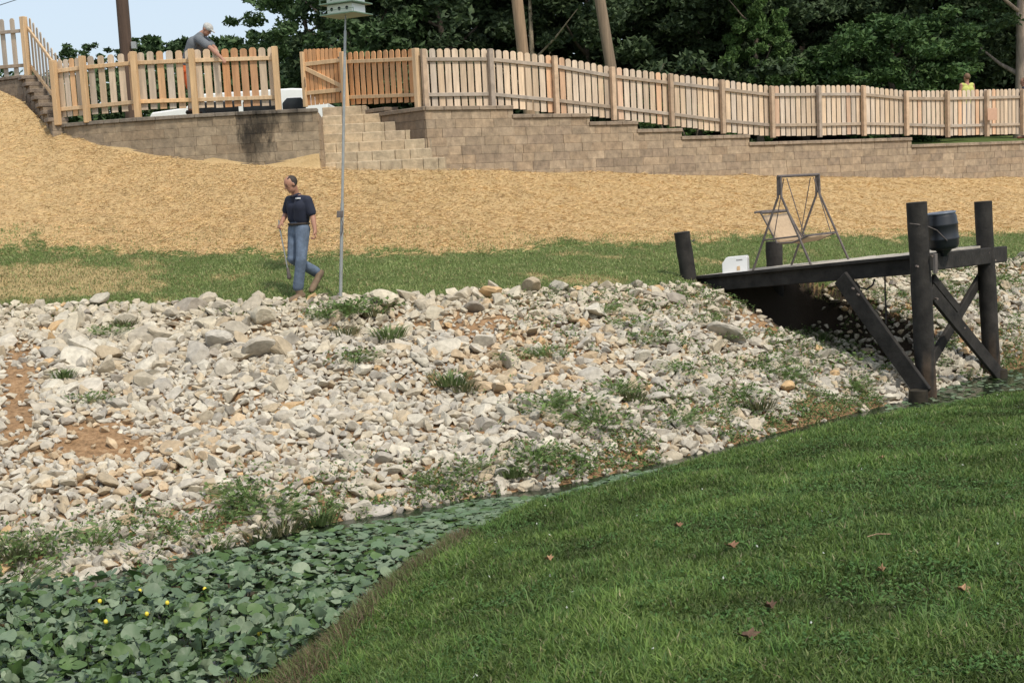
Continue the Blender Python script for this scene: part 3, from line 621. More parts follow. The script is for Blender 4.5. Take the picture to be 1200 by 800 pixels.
# bench hangs between: backrest on the shore side
sa, sb = .34, 1.06
def bench(t, w, h): return DK(t, w, h)
def slab(nm, pa, pb, th, m, sag=0, n=7):
    "fabric between two rows of points across the width"
    mb = MB(); V = []
    for j in range(6):
        for i in range(n):
            w_ = sa+(sb-sa)*i/(n-1); a = DK(*pa[:1], w_, pa[1]); b_ = DK(*pb[:1], w_, pb[1]); p = a+(b_-a)*j/5
            p[2] -= sag*math.sin(math.pi*j/5)*(.6+.4*math.sin(math.pi*i/(n-1)))+.006*math.sin(i*2.1+j); V.append(p)
    q = len(V); F = [(j*n+i, j*n+i+1, (j+1)*n+i+1, (j+1)*n+i) for j in range(5) for i in range(n-1)]
    dn = nrm(np.cross(V3(V[1])-V3(V[0]), V3(V[n])-V3(V[0])))*th; V2 = [v+dn for v in V]
    rim = [*range(n), *[j*n+n-1 for j in range(1, 6)], *[5*n+i for i in range(n-2, -1, -1)], *[j*n for j in range(4, 0, -1)]]
    mb.add(V+V2, F+[tuple(i+q for i in f[::-1]) for f in F]+[(rim[i], rim[(i+1) % len(rim)], rim[(i+1) % len(rim)]+q, rim[i]+q) for i in range(len(rim))], True)
    return mb.build(nm, MAT[m], sw)
slab('backrest', (tc+.44, .86), (tc+.18, .40), .02, 'fabric', .03)
slab('seat', (tc+.16, .39), (tc-.36, .44), .02, 'fabric', .05)
for w_ in (sa-.03, sb+.03):
    tube('bench_frame', [DK(tc+.47, w_, .9), DK(tc+.18, w_, .39), DK(tc-.10, w_, .37), DK(tc-.40, w_, .45)], .014)
    if 0: tube('armrest', [DK(tc+.42, w_, .68), DK(tc+.1, w_, .66), DK(tc-.26, w_, .64), DK(tc-.30, w_, .42)], .011)
    tube('hanger', [DK(tc+.03, w_, Hs-.04), DK(tc+.25, w_, .42)], .008); tube('hanger', [DK(tc-.03, w_, Hs-.04), DK(tc-.33, w_, .44)], .008)
tube('bench_bar', [DK(tc+.47, sa-.03, .9), DK(tc+.47, sb+.03, .9)], .024); tube('bench_bar', [DK(tc-.40, sa-.03, .45), DK(tc-.40, sb+.03, .45)], .013)
tube('headrest', [DK(tc+.60, sa+.0, .92), DK(tc+.66, sa+.3, .93), DK(tc+.66, sb-.3, .93), DK(tc+.60, sb, .92)], .018)
# carton
c = DK(3.42, .2, .0)
bx = thing('carton', c, 'white carton with a bluish end and a small orange mark, on the dock edge', 'box')
e1, e2 = nrm(V3((.93, -.30, 0))), nrm(V3((.30, .93, 0))); e1 = nrm(e1+V3((0, 0, .07))); z_ = V3((0, 0, 1)); hw, hd, hh = .20, .13, .125; mb = MB()
pol = [c+e1*x-e2*hd+z_*y for x, y in ((-hw, 0), (hw, 0), (hw, hh*1.75), (hw-.02, hh*2), (-hw+.06, hh*2), (-hw, hh*1.35))]
mb.prism(pol, e2*hd*2); mb.build('box_body', MAT['white'], bx)
mb = MB(); mb.prism([c-e1*(hw+.004)+e2*s_+z_*h_ for s_, h_ in ((-.11, .04), (.11, .04), (.11, .15), (-.11, .15))], -e1*.004); mb.build('print', MAT['blue'], bx)
mb = MB(); mb.prism([c-e2*(hd+.003)+e1*x+z_*h_ for x, h_ in ((.03, .03), (.085, .035), (.08, .1), (.035, .095))], -e2*.003); mb.cur = (1, 1, 1); mb.build('emblem', MAT['cedar'], bx)
mb = MB()
for k in range(5): mb.prism([c-e2*(hd+.003)+e1*(.03+k*.02+x)+z_*h_ for x, h_ in ((0, .19), (.012, .19), (.012, .205), (0, .205))], -e2*.003)
mb.build('small_print', MAT['rust'], bx)

# ------------------------------------------------------------------ bird house on its pole
pb, pt = P(397, 354, 19.05), P(405, 20, 19.05); pb[2] = gz(pb)-.3
bh = thing('birdhouse', (pb[0], pb[1], gz(pb)), 'cream and green multi-storey martin house high on a thin leaning steel pole', 'birdhouse')
dirp = nrm(pt-pb); mid_ = P(401, 246, 19.05)
mb = MB(); mb.path([pb, mid_+dirp*.1], .026, 10); mb.build('pole', MAT['metal'], bh)
mb = MB(); mb.path([mid_-dirp*.05, P(404.6, 36, 19.05)], .02, 10); mb.path([P(404.5, 40, 19.05), pt+dirp*.8], .012, 8); mb.build('pole', MAT['metal'], bh)
mb = MB(); mb.cbox(P(398.5, 251, 19.03), (.045, 0, 0), (0, .04, 0), dirp*.05, .006); mb.build('clamp', MAT['rust'], bh)
mb = MB(); mb.path([P(400, 256, 19.0), P(402, 262, 18.98), P(401, 272, 18.99), P(399.5, 276, 19.0)], .008, 6); mb.build('crank', MAT['rust'], bh)
ang = R(28); h1 = V3((math.cos(ang), math.sin(ang)*1, 0)); h1 = V3((math.cos(ang), -math.sin(ang), 0)); h2 = V3((math.sin(ang), math.cos(ang), 0)); hz = V3((0, 0, 1))
HC = P(406, 19, 19.05); wx, wy, fh = .215, .17, .132
for k in range(3):
    z0 = V3((0, 0, k*(fh+.022))); mb = MB(); mb.cur = (1, 1, 1)
    mb.cbox(HC+z0+hz*.011, h1*(wx+.085), h2*(wy+.08), hz*.009, .003); o = mb.build('ledge', MAT['green'], bh)
    mb = MB(); mb.cbox(HC+z0+hz*(.022+fh/2), h1*wx, h2*wy, hz*fh/2, .004); bxo = mb.build('storey', MAT['cream'], bh)
    mb = MB(); mb.cbox(HC+z0+hz*(.022+fh/2)+h1*(wx+.004), h1*.003, h2*(wy-.004), hz*(fh/2-.004), .001); mb.build('sunlit_side', MAT['white'], bh)  # whiter sheet: the sun's brightness on this side put into its colour
    for j in (-1, 0, 1):
        q = HC+z0+h1*j*wx*.62-h2*(wy+.002)+hz*(.022+.066); mb = MB()
        mb.prism([q+h1*.024*math.cos(a)+hz*.026*math.sin(a) for a in np.linspace(0, 2*math.pi, 15)[:-1]], -h2*.004); mb.build('entrance_hole', MAT['dark'], bxo)
    mb = MB()
    for s_ in (-1, 1): mb.tube(HC+z0+h1*s_*(wx+.07)-h2*(wy+.065)+hz*.02, HC+z0+h1*s_*(wx+.07)-h2*(wy+.065)+hz*.075, .006, .006, 6)
    mb.path([HC+z0+h1*(wx+.07)-h2*(wy+.065)+hz*.07, HC+z0-h1*(wx+.07)-h2*(wy+.065)+hz*.07], .004, 5); mb.build('railing', MAT['green'], bh)
tp = HC+hz*3*(fh+.022); mb = MB(); a_ = [tp-h1*(wx+.09)-h2*(wy+.1), tp+h1*(wx+.09)-h2*(wy+.1), tp+h1*(wx+.09)+h2*(wy+.1), tp-h1*(wx+.09)+h2*(wy+.1)]
mb.add(a_+[tp-h1*(wx+.09)+hz*.17, tp+h1*(wx+.09)+hz*.17], [(3, 2, 1, 0), (0, 1, 5, 4), (2, 3, 4, 5), (1, 2, 5), (3, 0, 4)]); mb.build('roof', MAT['green'], bh)

# ------------------------------------------------------------------ utility poles and wire
def upole(xt, xb, d, r0, r1, col, label, extra=False):
    a, b = P(xb, 110, d), P(xt, 0, d); dd = nrm(b-a); base = a-dd*((a[2]-gz(a)+.3)/dd[2]); top = base+dd*9.5
    t = thing('utility_pole', (base[0], base[1], gz(base)), label, 'pole', 'wooden utility poles behind the fence'); mb = MB(); mb.cur = col
    mb.path([base+(top-base)*k/12 for k in range(13)], [r0+(r1-r0)*k/12 for k in range(13)], 14); mb.build('shaft', MAT['pole'], t)
    mb = MB(); mb.beam(top-dd*.8+V3((-1.0, .12, 0)), top-dd*.8+V3((1.0, .12, 0)), .09, .11); mb.build('crossarm', MAT['pole'], t)
    if extra:
        q = P(157, 53.5, d-.1); mb = MB(); mb.cbox(q, (.06, 0, 0), (0, .06, 0), (0, 0, .085), .01); mb.build('meter_box', MAT['metal'], t)
    return top-dd*.8
u1 = upole(143, 152, 32, .155, .14, (.42, .36, .36), 'dark brown utility pole rising behind the new fence at left', True)
u2 = upole(606, 618, 38, .175, .16, (1.35, 1.25, 1.1), 'pale brown leaning utility pole, left of the two over the weathered fence')
u3 = upole(703, 721, 38, .165, .15, (1.0, 1.0, .95), 'brown leaning utility pole, right of the two over the weathered fence')
mb = MB(); w0, w1 = P(22, -1, 36), P(-60, 26, 30); mb.path([u1, w0, w1, P(-400, 130, 25)], .012, 5); tag(mb.build('power_line', MAT['rope'], None, u1), 'thin dark overhead wire crossing the sky corner at upper left', 'wire')

# ------------------------------------------------------------------ pickup behind the fence
d0 = 33.0; tx0, tx1 = P(172, 120, d0)[0], P(384, 120, d0)[0]; zg = 4.42; zr = P(330, 104, d0)[2]
tr = thing('pickup_truck', ((tx0+tx1)/2, d0+1, zg), 'white pickup truck seen through the fence gap behind the left wall', 'truck')
xc = P(361, 120, d0)[0]; zb_ = P(370, 121, d0)[2]
prof = [(tx0, zg+.45), (tx1, zg+.45), (tx1, zb_), (xc, zb_), (xc-.03, zr-.18), (xc-.12, zr-.02), (xc-.4, zr), (tx0+1.45, zr-.03), (tx0+.95, zb_+.05), (tx0+.1, zb_-.03), (tx0, zb_-.2)]
mb = MB(); mb.prism([(x, d0, z) for x, z in prof], (0, 1.8, 0)); bod = mb.build('body', MAT['white'], tr)
bvm = bod.modifiers.new('b', 'BEVEL'); bvm.width = .04; bvm.segments = 3
def win(x0, x1, z0, z1, cut=.1):
    mb = MB(); mb.prism([(x0, d0-.004, z0), (x1, d0-.004, z0), (x1, d0-.004, z1-cut), (x1-cut*.9, d0-.004, z1), (x0+cut, d0-.004, z1), (x0, d0-.004, z1-cut)], (0, -.01, 0)); mb.build('window', MAT['glass'], tr)
wx0, wx1 = P(331, 120, d0)[0], P(358, 120, d0)[0]; wz0, wz1 = P(340, 128, d0)[2], P(340, 115, d0)[2]
win(wx0, wx1, wz0-.1, wz1, .12); win(wx0-1.0, wx0-.12, wz0-.1, wz1, .05); win(tx0+1.2, wx0-1.12, wz0-.1, wz1, .05)
for x in (tx0+.85, tx1-.85):
    mb = MB(); mb.lathe((x, d0-.03, zg+.38), [(.05, 0), (.33, .0), (.38, .04), (.38, .2), (.33, .24)], (0, 1, 0), 24); wh = mb.build('wheel', MAT['rubber'], tr)
    mb = MB(); mb.lathe((x, d0-.045, zg+.38), [(.01, 0), (.2, 0), (.22, .02)], (0, 1, 0), 20); mb.build('rim', MAT['metal'], wh)

# ------------------------------------------------------------------ people
def head(mb, c, f, up, r=.098):
    "skull, jaw, brow, nose, ears and lips; f = where the face looks"
    f, up = nrm(f), nrm(up); s = nrm(np.cross(up, f)); up = nrm(np.cross(f, s)); A = np.array([s, f, up])
    mb.ball(c+up*.02, (r*.80, r*1.0, r*1.02), 20, 14, A); mb.ball(c+f*.022-up*.055, (r*.62, r*.78, r*.78), 16, 12, A)
    mb.ball(c+f*.07-up*.1, (.026, .022, .02), 10, 8, A); mb.ball(c+f*.078+up*.018, (.045, .02, .014), 12, 8, A)
    mb.capsule(c+f*.088+up*.01, c+f*.112-up*.024, .009, .014, 8); mb.capsule(c+f*.088-up*.062-s*.018, c+f*.088-up*.062+s*.018, .008, .008, 8)
    for k in (-1, 1): mb.ball(c+s*k*r*.82-f*.005-up*.012, (.012, .02, .03), 8, 8, A); mb.ball(c+s*k*.04+f*.06-up*.02, (.022, .02, .022), 8, 8, A)
    return s, f, up
def face_bits(c, s, f, up, root):
    for k in (-1, 1):
        mb = MB(); mb.ball(c+s*k*.032+f*.083+up*.002, .011, 8, 6); mb.build('eye', MAT['hair'], root)
        mb = MB(); mb.capsule(c+s*k*.018+f*.094+up*.024, c+s*k*.05+f*.082+up*.025, .005, .004, 6); mb.build('eyebrow', MAT['hair'], root)
def hand(mb, wrist, d, palmn, curl=.9, size=1.0, thumb=1):
    "palm, four fingers and a thumb; d = along the hand, palmn = the way the palm faces"
    d = nrm(d); palmn = nrm(palmn-d*np.dot(palmn, d)); s = np.cross(d, palmn)*thumb; k = size
    mb.capsule(wrist, wrist+d*.04*k, .024*k, .026*k, 10)
    for j, (o, l) in enumerate(((.03, .068), (.010, .076), (-.010, .07), (-.028, .055))):
        b = wrist+d*.085*k+s*o*k; mb.capsule(wrist+d*.03*k+s*o*.6*k, b, .014*k, .012*k, 8); dirn = d; p = b
        for q, ls in enumerate((.42, .33, .25)):
            th = curl*(q+.5)*.75; dn = d*math.cos(th)+palmn*math.sin(th); p2 = p+dn*l*ls*1.15*k; mb.capsule(p, p2, (.0105-.001*q)*k, (.0095-.001*q)*k, 8); p = p2
    t0 = wrist+d*.025*k+s*.024*k; t1 = t0+(d*.6+s*.75+palmn*.25)*.036*k; t2 = t1+(d*.85+s*.1+palmn*.6)*.034*k; mb.capsule(t0, t1, .014*k, .012*k, 8); mb.capsule(t1, t2, .0115*k, .009*k, 8)

# -- walking man
f_ = nrm(V3((-.74, -.67, 0))); sL = nrm(np.cross((0, 0, 1), f_))     # sL: towards his left side
mg = P(346, 343, 19.2); man = thing('person', (mg[0], mg[1], gz(mg)), 'balding man in navy polo shirt and jeans walking along the grass holding a thin tool', 'person')
J = dict(head=P(341, 215.5, 19.2), neck=P(346.3, 227, 19.28), shL=P(360, 235, 19.18), shR=P(339.5, 235, 19.44), chest=P(349, 242, 19.28), waist=P(350.5, 256, 19.32), pel=P(350.5, 267, 19.32),
         elL=P(366.5, 253.5, 19.17), wrL=P(369, 269, 19.1), elR=P(335, 250.5, 19.52), wrR=P(331, 259.5, 19.32),
         hipL=P(355, 270, 19.24), hipR=P(346, 270, 19.40), knL=P(353, 303, 19.12), anL=P(349.5, 335, 19.2), knR=P(343, 303, 19.32), anR=P(369, 318, 19.68))
gl = gz(J['anL']); toeL = P(339, 343, 19.05); toeL[2] = gz(toeL)+.03; J['anL'][2] = max(J['anL'][2], gl+.09)
heelL = J['anL']-f_*.06; heelL[2] = gz(heelL)+.04
toeR = P(364.5, 335, 19.45); toeR[2] = gz(toeR)+.04; heelR = P(376, 319.5, 19.7)
body = MB(); s, ff, up = head(body, J['head'], nrm(V3((-.80, -.45, -.42))), V3((-.25, -.12, 1)))
body.capsule(J['neck']+V3((0, 0, -.03)), J['head']-up*.05-ff*.02, .058, .052)
for sd2 in (-1, 1):
    o = sL*sd2
    body.capsule(J['chest']+o*.09, J['waist']+o*.075, .10, .092); body.capsule(J['waist']+o*.07, J['pel']+o*.075, .09, .1)
body.capsule(J['neck']-V3((0, 0, .05)), J['shL'], .06, .06); body.capsule(J['neck']-V3((0, 0, .05)), J['shR'], .06, .06)
for a, b_, c_ in (('shL', 'elL', 'wrL'), ('shR', 'elR', 'wrR')):
    body.capsule(J[a], J[b_], .056, .043); body.capsule(J[b_], (J[b_]*.6+J[c_]*.4), .043, .041); body.capsule((J[b_]*.6+J[c_]*.4), J[c_], .041, .028)
for a, b_, c_ in (('hipL', 'knL', 'anL'), ('hipR', 'knR', 'anR')):
    body.capsule(J[a], J[b_], .085, .055); body.capsule(J[b_], J[b_]*.65+J[c_]*.35, .054, .056); body.capsule(J[b_]*.65+J[c_]*.35, J[c_], .056, .036)
hand(body, J['wrL'], V3((.02, -.1, -1)), V3((-.8, -.1, 0)), 1.5, 1.2, -1)
hand(body, J['wrR'], V3((-.45, -.45, -.55)), V3((.3, .2, -1)), 1.5, 1.05, 1)
body.remeshed('body', MAT['skin'], man, .007, 3)
face_bits(J['head'], s, ff, up, man)
hr = MB(); A = np.array([s, ff, up]); c = J['head']
hr.ball(c+up*.028-ff*.030, (.083, .084, .090), 20, 14, A); 
for k in (-1, 1): hr.ball(c+s*k*.060-ff*.016-up*.004, (.026, .044, .05), 12, 8, A); hr.capsule(c+s*k*.05+ff*.03+up*.09, c+s*k*.03-ff*.03+up*.105, .010, .018)
hr.remeshed('hair', MAT['hair'], man, .007, 2)
sh = MB()
for sd2 in (-1, 1):
    o = sL*sd2; sh.capsule(J['chest']+o*.095+V3((0, 0, -.0)), J['waist']+o*.085, .122, .116); sh.capsule(J['waist']+o*.085, J['pel']+o*.085+V3((0, 0, .155)), .115, .118)

for a, b_ in (('shL', 'elL'), ('shR', 'elR')):
    sh.capsule(J['neck']-V3((0, 0, .07)), J[a]-V3((0, 0, .005)), .07, .078); sh.capsule(J[a], J[a]*.28+J[b_]*.72, .078, .074); sh.capsule(J['chest']+ (J[a]-J['chest'])*.4, J[a], .1, .075)
    e_ = J[a]*.30+J[b_]*.70
shirt = sh.remeshed('polo_shirt', MAT['navy'], man, .009, 9)
mb = MB(); nk = J['neck']+V3((0, 0, .0)); mb.path([nk+ (math.cos(t)*s*.072+math.sin(t)*f_*.072)+V3((0, 0, -.012-.035*max(0, math.sin(t)))) for t in np.linspace(math.pi*.58, math.pi*2.42, 20)], .018, 8); mb.build('collar', MAT['navy'], man)
mb = MB(); lg = P(351, 232, 19.05)+f_*.0; mb.cbox(P(349.5, 232.5, 19.16)-V3((0, .02, 0)), sL*.028, nrm(np.cross(f_, sL))*.008, f_*.03, .002); mb.build('chest_emblem', MAT['white'], man)
jn = MB(); wz_ = J['pel']+V3((0, 0, .045))
for sd2 in (-1, 1): o = sL*sd2; jn.capsule(wz_+o*.07, J['pel']+o*.08-V3((0, 0, .05)), .104, .118)
for a, b_, c_ in (('hipL', 'knL', 'anL'), ('hipR', 'knR', 'anR')):
    jn.capsule(J[a]+V3((0, 0, .02)), J[b_], .112, .082); kk = J[b_]; m1 = kk*.55+J[c_]*.45; jn.capsule(kk, m1, .084, .080); jn.capsule(m1, J[c_]-(kk-J[c_])*.02, .080, .083)
    rr = random.Random(3)
    for q in range(22):
        t_ = rr.random(); base = (J[a]*(1-t_)+kk*t_) if rr.random() < .4 else kk*(1-t_)+J[c_]*t_; an = rr.uniform(0, 6.28)
        v_ = V3((math.cos(an), math.sin(an), 0)); jn.capsule(base+v_*.062, base+V3((math.cos(an+1.3), math.sin(an+1.3), 0))*.062+V3((0, 0, .03)), .026, .02, 8)
jn.remeshed('jeans', MAT['denim'], man, .009, 3)
mb = MB(); wc = J['pel']+V3((0, 0, .06)); mb.path([wc+sL*.188*math.cos(t)+f_*.128*math.sin(t) for t in np.linspace(0, 2*math.pi, 28)], .02, 8); mb.build('belt', MAT['hair'], man)
def shoe(an, heel, toe, parent, m='shoe'):
    d = nrm(toe-heel); mb = MB(); mb.capsule(heel, toe-d*.05, .052, .050); mb.capsule(toe-d*.08, toe, .052, .042); mb.capsule(heel+(toe-heel)*.15, an+(an-heel)*.25, .054, .060); mb.remeshed('shoe', MAT[m], parent, .008, 2)
shoe(J['anL'], heelL, toeL, man); shoe(J['anR'], heelR, toeR, man)
hr_ = J['wrR']+nrm(V3((-.45, -.45, -.55)))*.085; te = P(337.5, 317, 19.3); mb = MB(); mb.path([hr_+V3((0, 0, .08)), hr_, te], .011, 8)
tl = thing('hand_tool', hr_, 'thin pale stick tool with a dark head hanging from the walking man’s hand', 'tool'); mb.build('handle', MAT['metal'], tl)
mb = MB(); mb.capsule(te+V3((0, 0, .03)), te+V3((.01, 0, -.1)), .02, .035, 10); mb.build('tool_head', MAT['rust'], tl)

# -- worker leaning over the fence
wk = thing('person', (*P(222, 125, 26.1)[:2], 5.05), 'worker in grey shirt and pale cap leaning over the new fence, arm reaching down', 'person')
K = dict(hip=P(221, 80, 26.15), ch=P(229, 52, 26.05), nk=P(236, 40, 26.0), hd=P(242.5, 34.5, 25.98))
sN = V3((0, -1, 0)); shN = P(233, 46, 25.82); shF = P(236, 44, 26.25); elN = P(248, 57.5, 25.55); haN = P(260, 68.5, 25.22); elF = P(252, 57, 26.0); haF = P(256, 66, 25.9)
b = MB(); s, ff, up = head(b, K['hd'], V3((.72, -.22, -.66)), V3((.62, -.1, .75)), .098); b.capsule(K['nk'], K['hd']-up*.05, .06, .055)
for k in (-1, 1):
    o = V3((0, k*.1, 0)); b.capsule(K['ch']+o, K['hip']+o*.9, .115, .115)
    hp = K['hip']+V3((0, k*.1, 0)); kn = hp+V3((.04, 0, -.46)); an = V3((hp[0]-.02, hp[1], 5.14)); b.capsule(hp, kn, .09, .06); b.capsule(kn, an, .058, .036)
for a, e_, h_ in ((shN, elN, haN), (shF, elF, haF)):
    b.capsule(K['nk']-V3((.02, 0, .04)), a, .07, .065); b.capsule(a, e_, .06, .046); b.capsule(e_, e_*.6+h_*.4, .046, .044); b.capsule(e_*.6+h_*.4, h_, .044, .03)
hand(b, haN, haN-elN, V3((-.3, 0, -1)), 1.1, 1.1, 1); hand(b, haF, haF-elF, V3((-.3, 0, -1)), 1.1, 1.1, -1); b.remeshed('body', MAT['skin'], wk, .008, 3); face_bits(K['hd'], s, ff, up, wk)
sh = MB()
for k in (-1, 1):
    o = V3((0, k*.105, 0)); sh.capsule(K['ch']+o, K['hip']+o*.95+V3((.01, 0, .07)), .145, .135); sh.capsule(K['ch']+o, K['nk']-V3((.02, -k*.06, .05)), .13, .08)
for a, e_ in ((shN, elN), (shF, elF)): sh.capsule(a, a*.3+e_*.7, .09, .085); sh.capsule(K['ch']*.5+a*.5, a, .12, .09)
sh.remeshed('tee_shirt', MAT['greyshirt'], wk, .01, 3)
sh = MB()
for k in (-1, 1): hp = K['hip']+V3((0, k*.1, 0)); sh.capsule(hp+V3((0, 0, .04)), hp-V3((0, 0, .06)), .125, .13); sh.capsule(hp, hp+V3((.035, 0, -.36)), .12, .1)
sh.remeshed('shorts', MAT['orange'], wk, .01, 3)
cp = MB(); c = K['hd']+up*.045; A = np.array([s, ff, up]); cp.ball(c, (.094, .112, .085), 20, 14, A); cp.capsule(c+ff*.09-s*.04, c+ff*.165-s*.0, .016, .012); cp.capsule(c+ff*.09+s*.04, c+ff*.165+s*.0, .016, .012); cp.capsule(c+ff*.09, c+ff*.17, .018, .014)
cp.remeshed('cap', MAT['cap'], wk, .007, 2)
mb = MB(); 
for k in (-1, 1): hp = K['hip']+V3((0, k*.1, 0)); an = V3((hp[0]-.02, hp[1], 5.14)); mb.capsule(an+V3((-.04, 0, -.04)), an+V3((.17, 0, -.045)), .045, .04)
mb.build('shoes', MAT['hair'], wk)

# -- two people behind the far right fence
def stander(px, ytop, d, facing, shirt, label, height=1.75, lean=0, pants='denim', sleeves=False):
    t = P(px, ytop, d); g = V3((t[0], t[1], t[2]-height)); f = nrm(facing); s = nrm(np.cross((0, 0, 1), f)); r_ = thing('person', g, label, 'person'); u_ = V3((0, 0, 1)); h = height
    b = MB(); hc = t-u_*.125; s1, f1, u1_ = head(b, hc, f+V3((0, 0, -.2)), u_); b.capsule(g+u_*h*.82, hc-u_*.05, .058, .052); cl, pn = MB(), MB()
    for k in (-1, 1):
        o = s*k; shd = g+o*.185+u_*h*.81; el = shd+o*.06-u_*.30; ha = el+f*.06-u_*.25; b.capsule(g+u_*h*.8, shd, .06, .058); b.capsule(shd, el, .055, .043); b.capsule(el, ha, .043, .028); hand(b, ha, V3((0, 0, -1)), -o, .7, 1, k)
        b.capsule(g+o*.08+u_*h*.74, g+o*.07+u_*h*.52, .11, .1); hp = g+o*.09+u_*h*.5; b.capsule(hp, g+o*.1+u_*h*.27, .085, .057); b.capsule(g+o*.1+u_*h*.27, g+o*.1+u_*.09, .056, .036); b.capsule(g+o*.1+u_*.05-f*.05, g+o*.11+u_*.04+f*.16, .042, .036)
        cl.capsule(g+o*.09+u_*h*.73, g+o*.08+u_*h*.53, .128, .125); cl.capsule(g+o*.05+u_*h*.79, shd-u_*.0-o*.03, .075, .068)
        if sleeves: cl.capsule(shd, shd*.4+el*.6, .075, .07)
        pn.capsule(hp+u_*.04-o*.01, g+o*.1+u_*h*.27, .115, .08); pn.capsule(g+o*.1+u_*h*.27, g+o*.1+u_*.12, .08, .08)
    b.remeshed('body', MAT['skin'], r_, .009, 3); face_bits(hc, s1, f1, u1_, r_); cl.remeshed('shirt', MAT[shirt], r_, .012, 3); pn.remeshed('trousers', MAT[pants], r_, .012, 3)
    mb = MB(); A = np.array([s1, f1, u1_]); mb.ball(hc+u1_*.026-f1*.018, (.086, .093, .1), 16, 12, A); hh = mb.build('hair', MAT['brownhair'], r_)
MAT['brownhair'] = simple('brown_hair', (.15, .08, .04), .7, .3, 30, .5, .004, tint=False)
stander(1133, 86, 37.2, V3((-.3, 1, 0)), 'lime', 'person in a yellow-green top seen from behind beyond the far right fence')
stander(1200, 91, 37.6, V3((-.9, .3, 0)), 'navy', 'person at the right edge behind the fence, mostly cut off by the frame', sleeves=True)
# ------------------------------------------------------------------ rocks
def ico(sub):
    bm = bmesh.new(); bmesh.ops.create_icosphere(bm, subdivisions=sub, radius=1); bm.verts.ensure_lookup_table()
    v = np.array([x.co[:] for x in bm.verts]); f = np.array([[q.index for q in fc.verts] for fc in bm.faces]); bm.free(); return v, f
def rock_shape(v, r):
    v = v.copy(); pl = r.normal(size=(9, 3)); pl /= np.linalg.norm(pl, axis=1)[:, None]; hs = r.uniform(.36, .78, 9)
    for _ in range(2):
        for n_, h in zip(pl, hs):
            d = v@n_; k = d > h; v[k] -= np.outer(d[k]-h, n_)
    v += r.normal(size=v.shape)*.008
    v /= np.sqrt((v**2).sum(1).max())*.80
    return v*np.array([1.15, .88, .60])*r.uniform(.8, 1.2, 3)
v1, f1_ = ico(2), None
i1v, i1f = ico(1); i2v, i2f = ico(3)
SH1 = [rock_shape(i1v*1.08, rng) for _ in range(40)]; SH2 = [rock_shape(i2v, rng) for _ in range(26)]
RC = np.array([(1, .97, .95), (1.05, 1.03, 1.0), (.88, .87, .88), (.78, .76, .76), (1.0, .93, .83), (.95, .83, .68), (.66, .62, .60), (1.12, 1.1, 1.06)])
def weedm(X, Y, t, px, py):
    m = np.clip((px-560)/250, 0, 1)*.62+np.exp(-((t-.03)/.1)**2)*.9+np.exp(-((px-330)/120)**2-((py-615)/35)**2)*.8
    return m*np.clip((fbm(X, Y, 1.9, 81)-.46)*12, 0, 1)
# candidates: dart throwing over the bank
cand = []; cell = {}
def try_add(x, y, r, sp):
    gx, gy = int(x/.3), int(y/.3)
    for i in range(gx-2, gx+3):
        for j in range(gy-2, gy+3):
            for (a, b, c) in cell.get((i, j), ()):
                if (a-x)**2+(b-y)**2 < (sp*(r+c))**2: return False
    cell.setdefault((gx, gy), []).append((x, y, r)); return True
def soilmask(px, y):
    "bare earthy patches in the bank"
    e = [(22, 460, 30, 85, 1.1), (110, 520, 95, 36, 1.0), (165, 540, 50, 25, .5), (560, 385, 90, 28, .8), (625, 420, 55, 28, .6), (450, 385, 60, 24, .5), (430, 425, 22, 20, .7), (520, 445, 30, 25, .6), (900, 380, 40, 30, .5), (370, 650, 120, 25, .6), (620, 540, 90, 22, .3), (740, 470, 70, 40, .35), (960, 400, 60, 50, .3), (925, 365, 85, 36, 1.1), (870, 350, 40, 18, .8)]
    m = np.zeros_like(px)
    for cx, cy, rx, ry, a in e: m = np.maximum(m, a*np.exp(-((px-cx)/rx)**2-((y-cy)/ry)**2))
    return m
def sample(nn, tmin, tmax):
    q = rng.uniform(-420, 1500, nn); D_, Z_ = lines(q); t = rng.uniform(tmin, tmax, nn); Y = D_[6]+(D_[8]-D_[6])*t; X = (q-600)/1500*Y
    wgt = (D_[8]-D_[6])*Y; k = rng.random(nn) < wgt/wgt.max(); X, Y, t, q = X[k], Y[k], t[k], q[k]; Zg = ground(X, Y); px, py = proj(X, Y, Zg); return X, Y, Zg, t, px, py
rocks = []
for (nn, rlo, rhi, sp) in ((2600, .13, .215, .62), (12000, .082, .125, .60), (70000, .054, .082, .56), (150000, .034, .052, .52)):
    X, Y, Zg, t, px, py = sample(nn, .0, 1.03); sm = np.maximum(soilmask(px, py), .62*weedm(X, Y, t, px, py))
    for i in range(len(X)):
        if rng.random() < np.clip(sm[i]*(1.5 if rlo > .05 else 1.25)-.12, 0, .97): continue
        if px[i] < -160 or px[i] > 1440: continue
        big = 1.0
        if rlo > .12:       # big ones sit near the crest and upper left
            pr = .75 if t[i] > .9 else (.5 if (t[i] > .68 and px[i] < 420) else (.16 if t[i] > .6 else .004))
            if px[i] > 640: pr *= .35
            if rng.random() > pr: continue
        elif rlo > .08:
            pr = .6 if t[i] > .75 else (.34 if t[i] > .45 else .22)
            if px[i] > 560: pr = .52
            if rng.random() > pr: continue
        if rlo > .08 and 322 < px[i] < 385 and t[i] > .82: continue
        r = rng.uniform(rlo, rhi)
        if try_add(X[i], Y[i], r, sp): rocks.append((X[i], Y[i], Zg[i], r, t[i], px[i], py[i]))
rocks = np.array(rocks)
size_px = rocks[:, 3]*1500/rocks[:, 1]; vis = (rocks[:, 5] > 5) & (rocks[:, 5] < 1195)
order = np.argsort(-size_px*vis); ind = order[:300]; rest = np.setdiff1d(np.arange(len(rocks)), ind)
print('ROCKS', len(rocks))
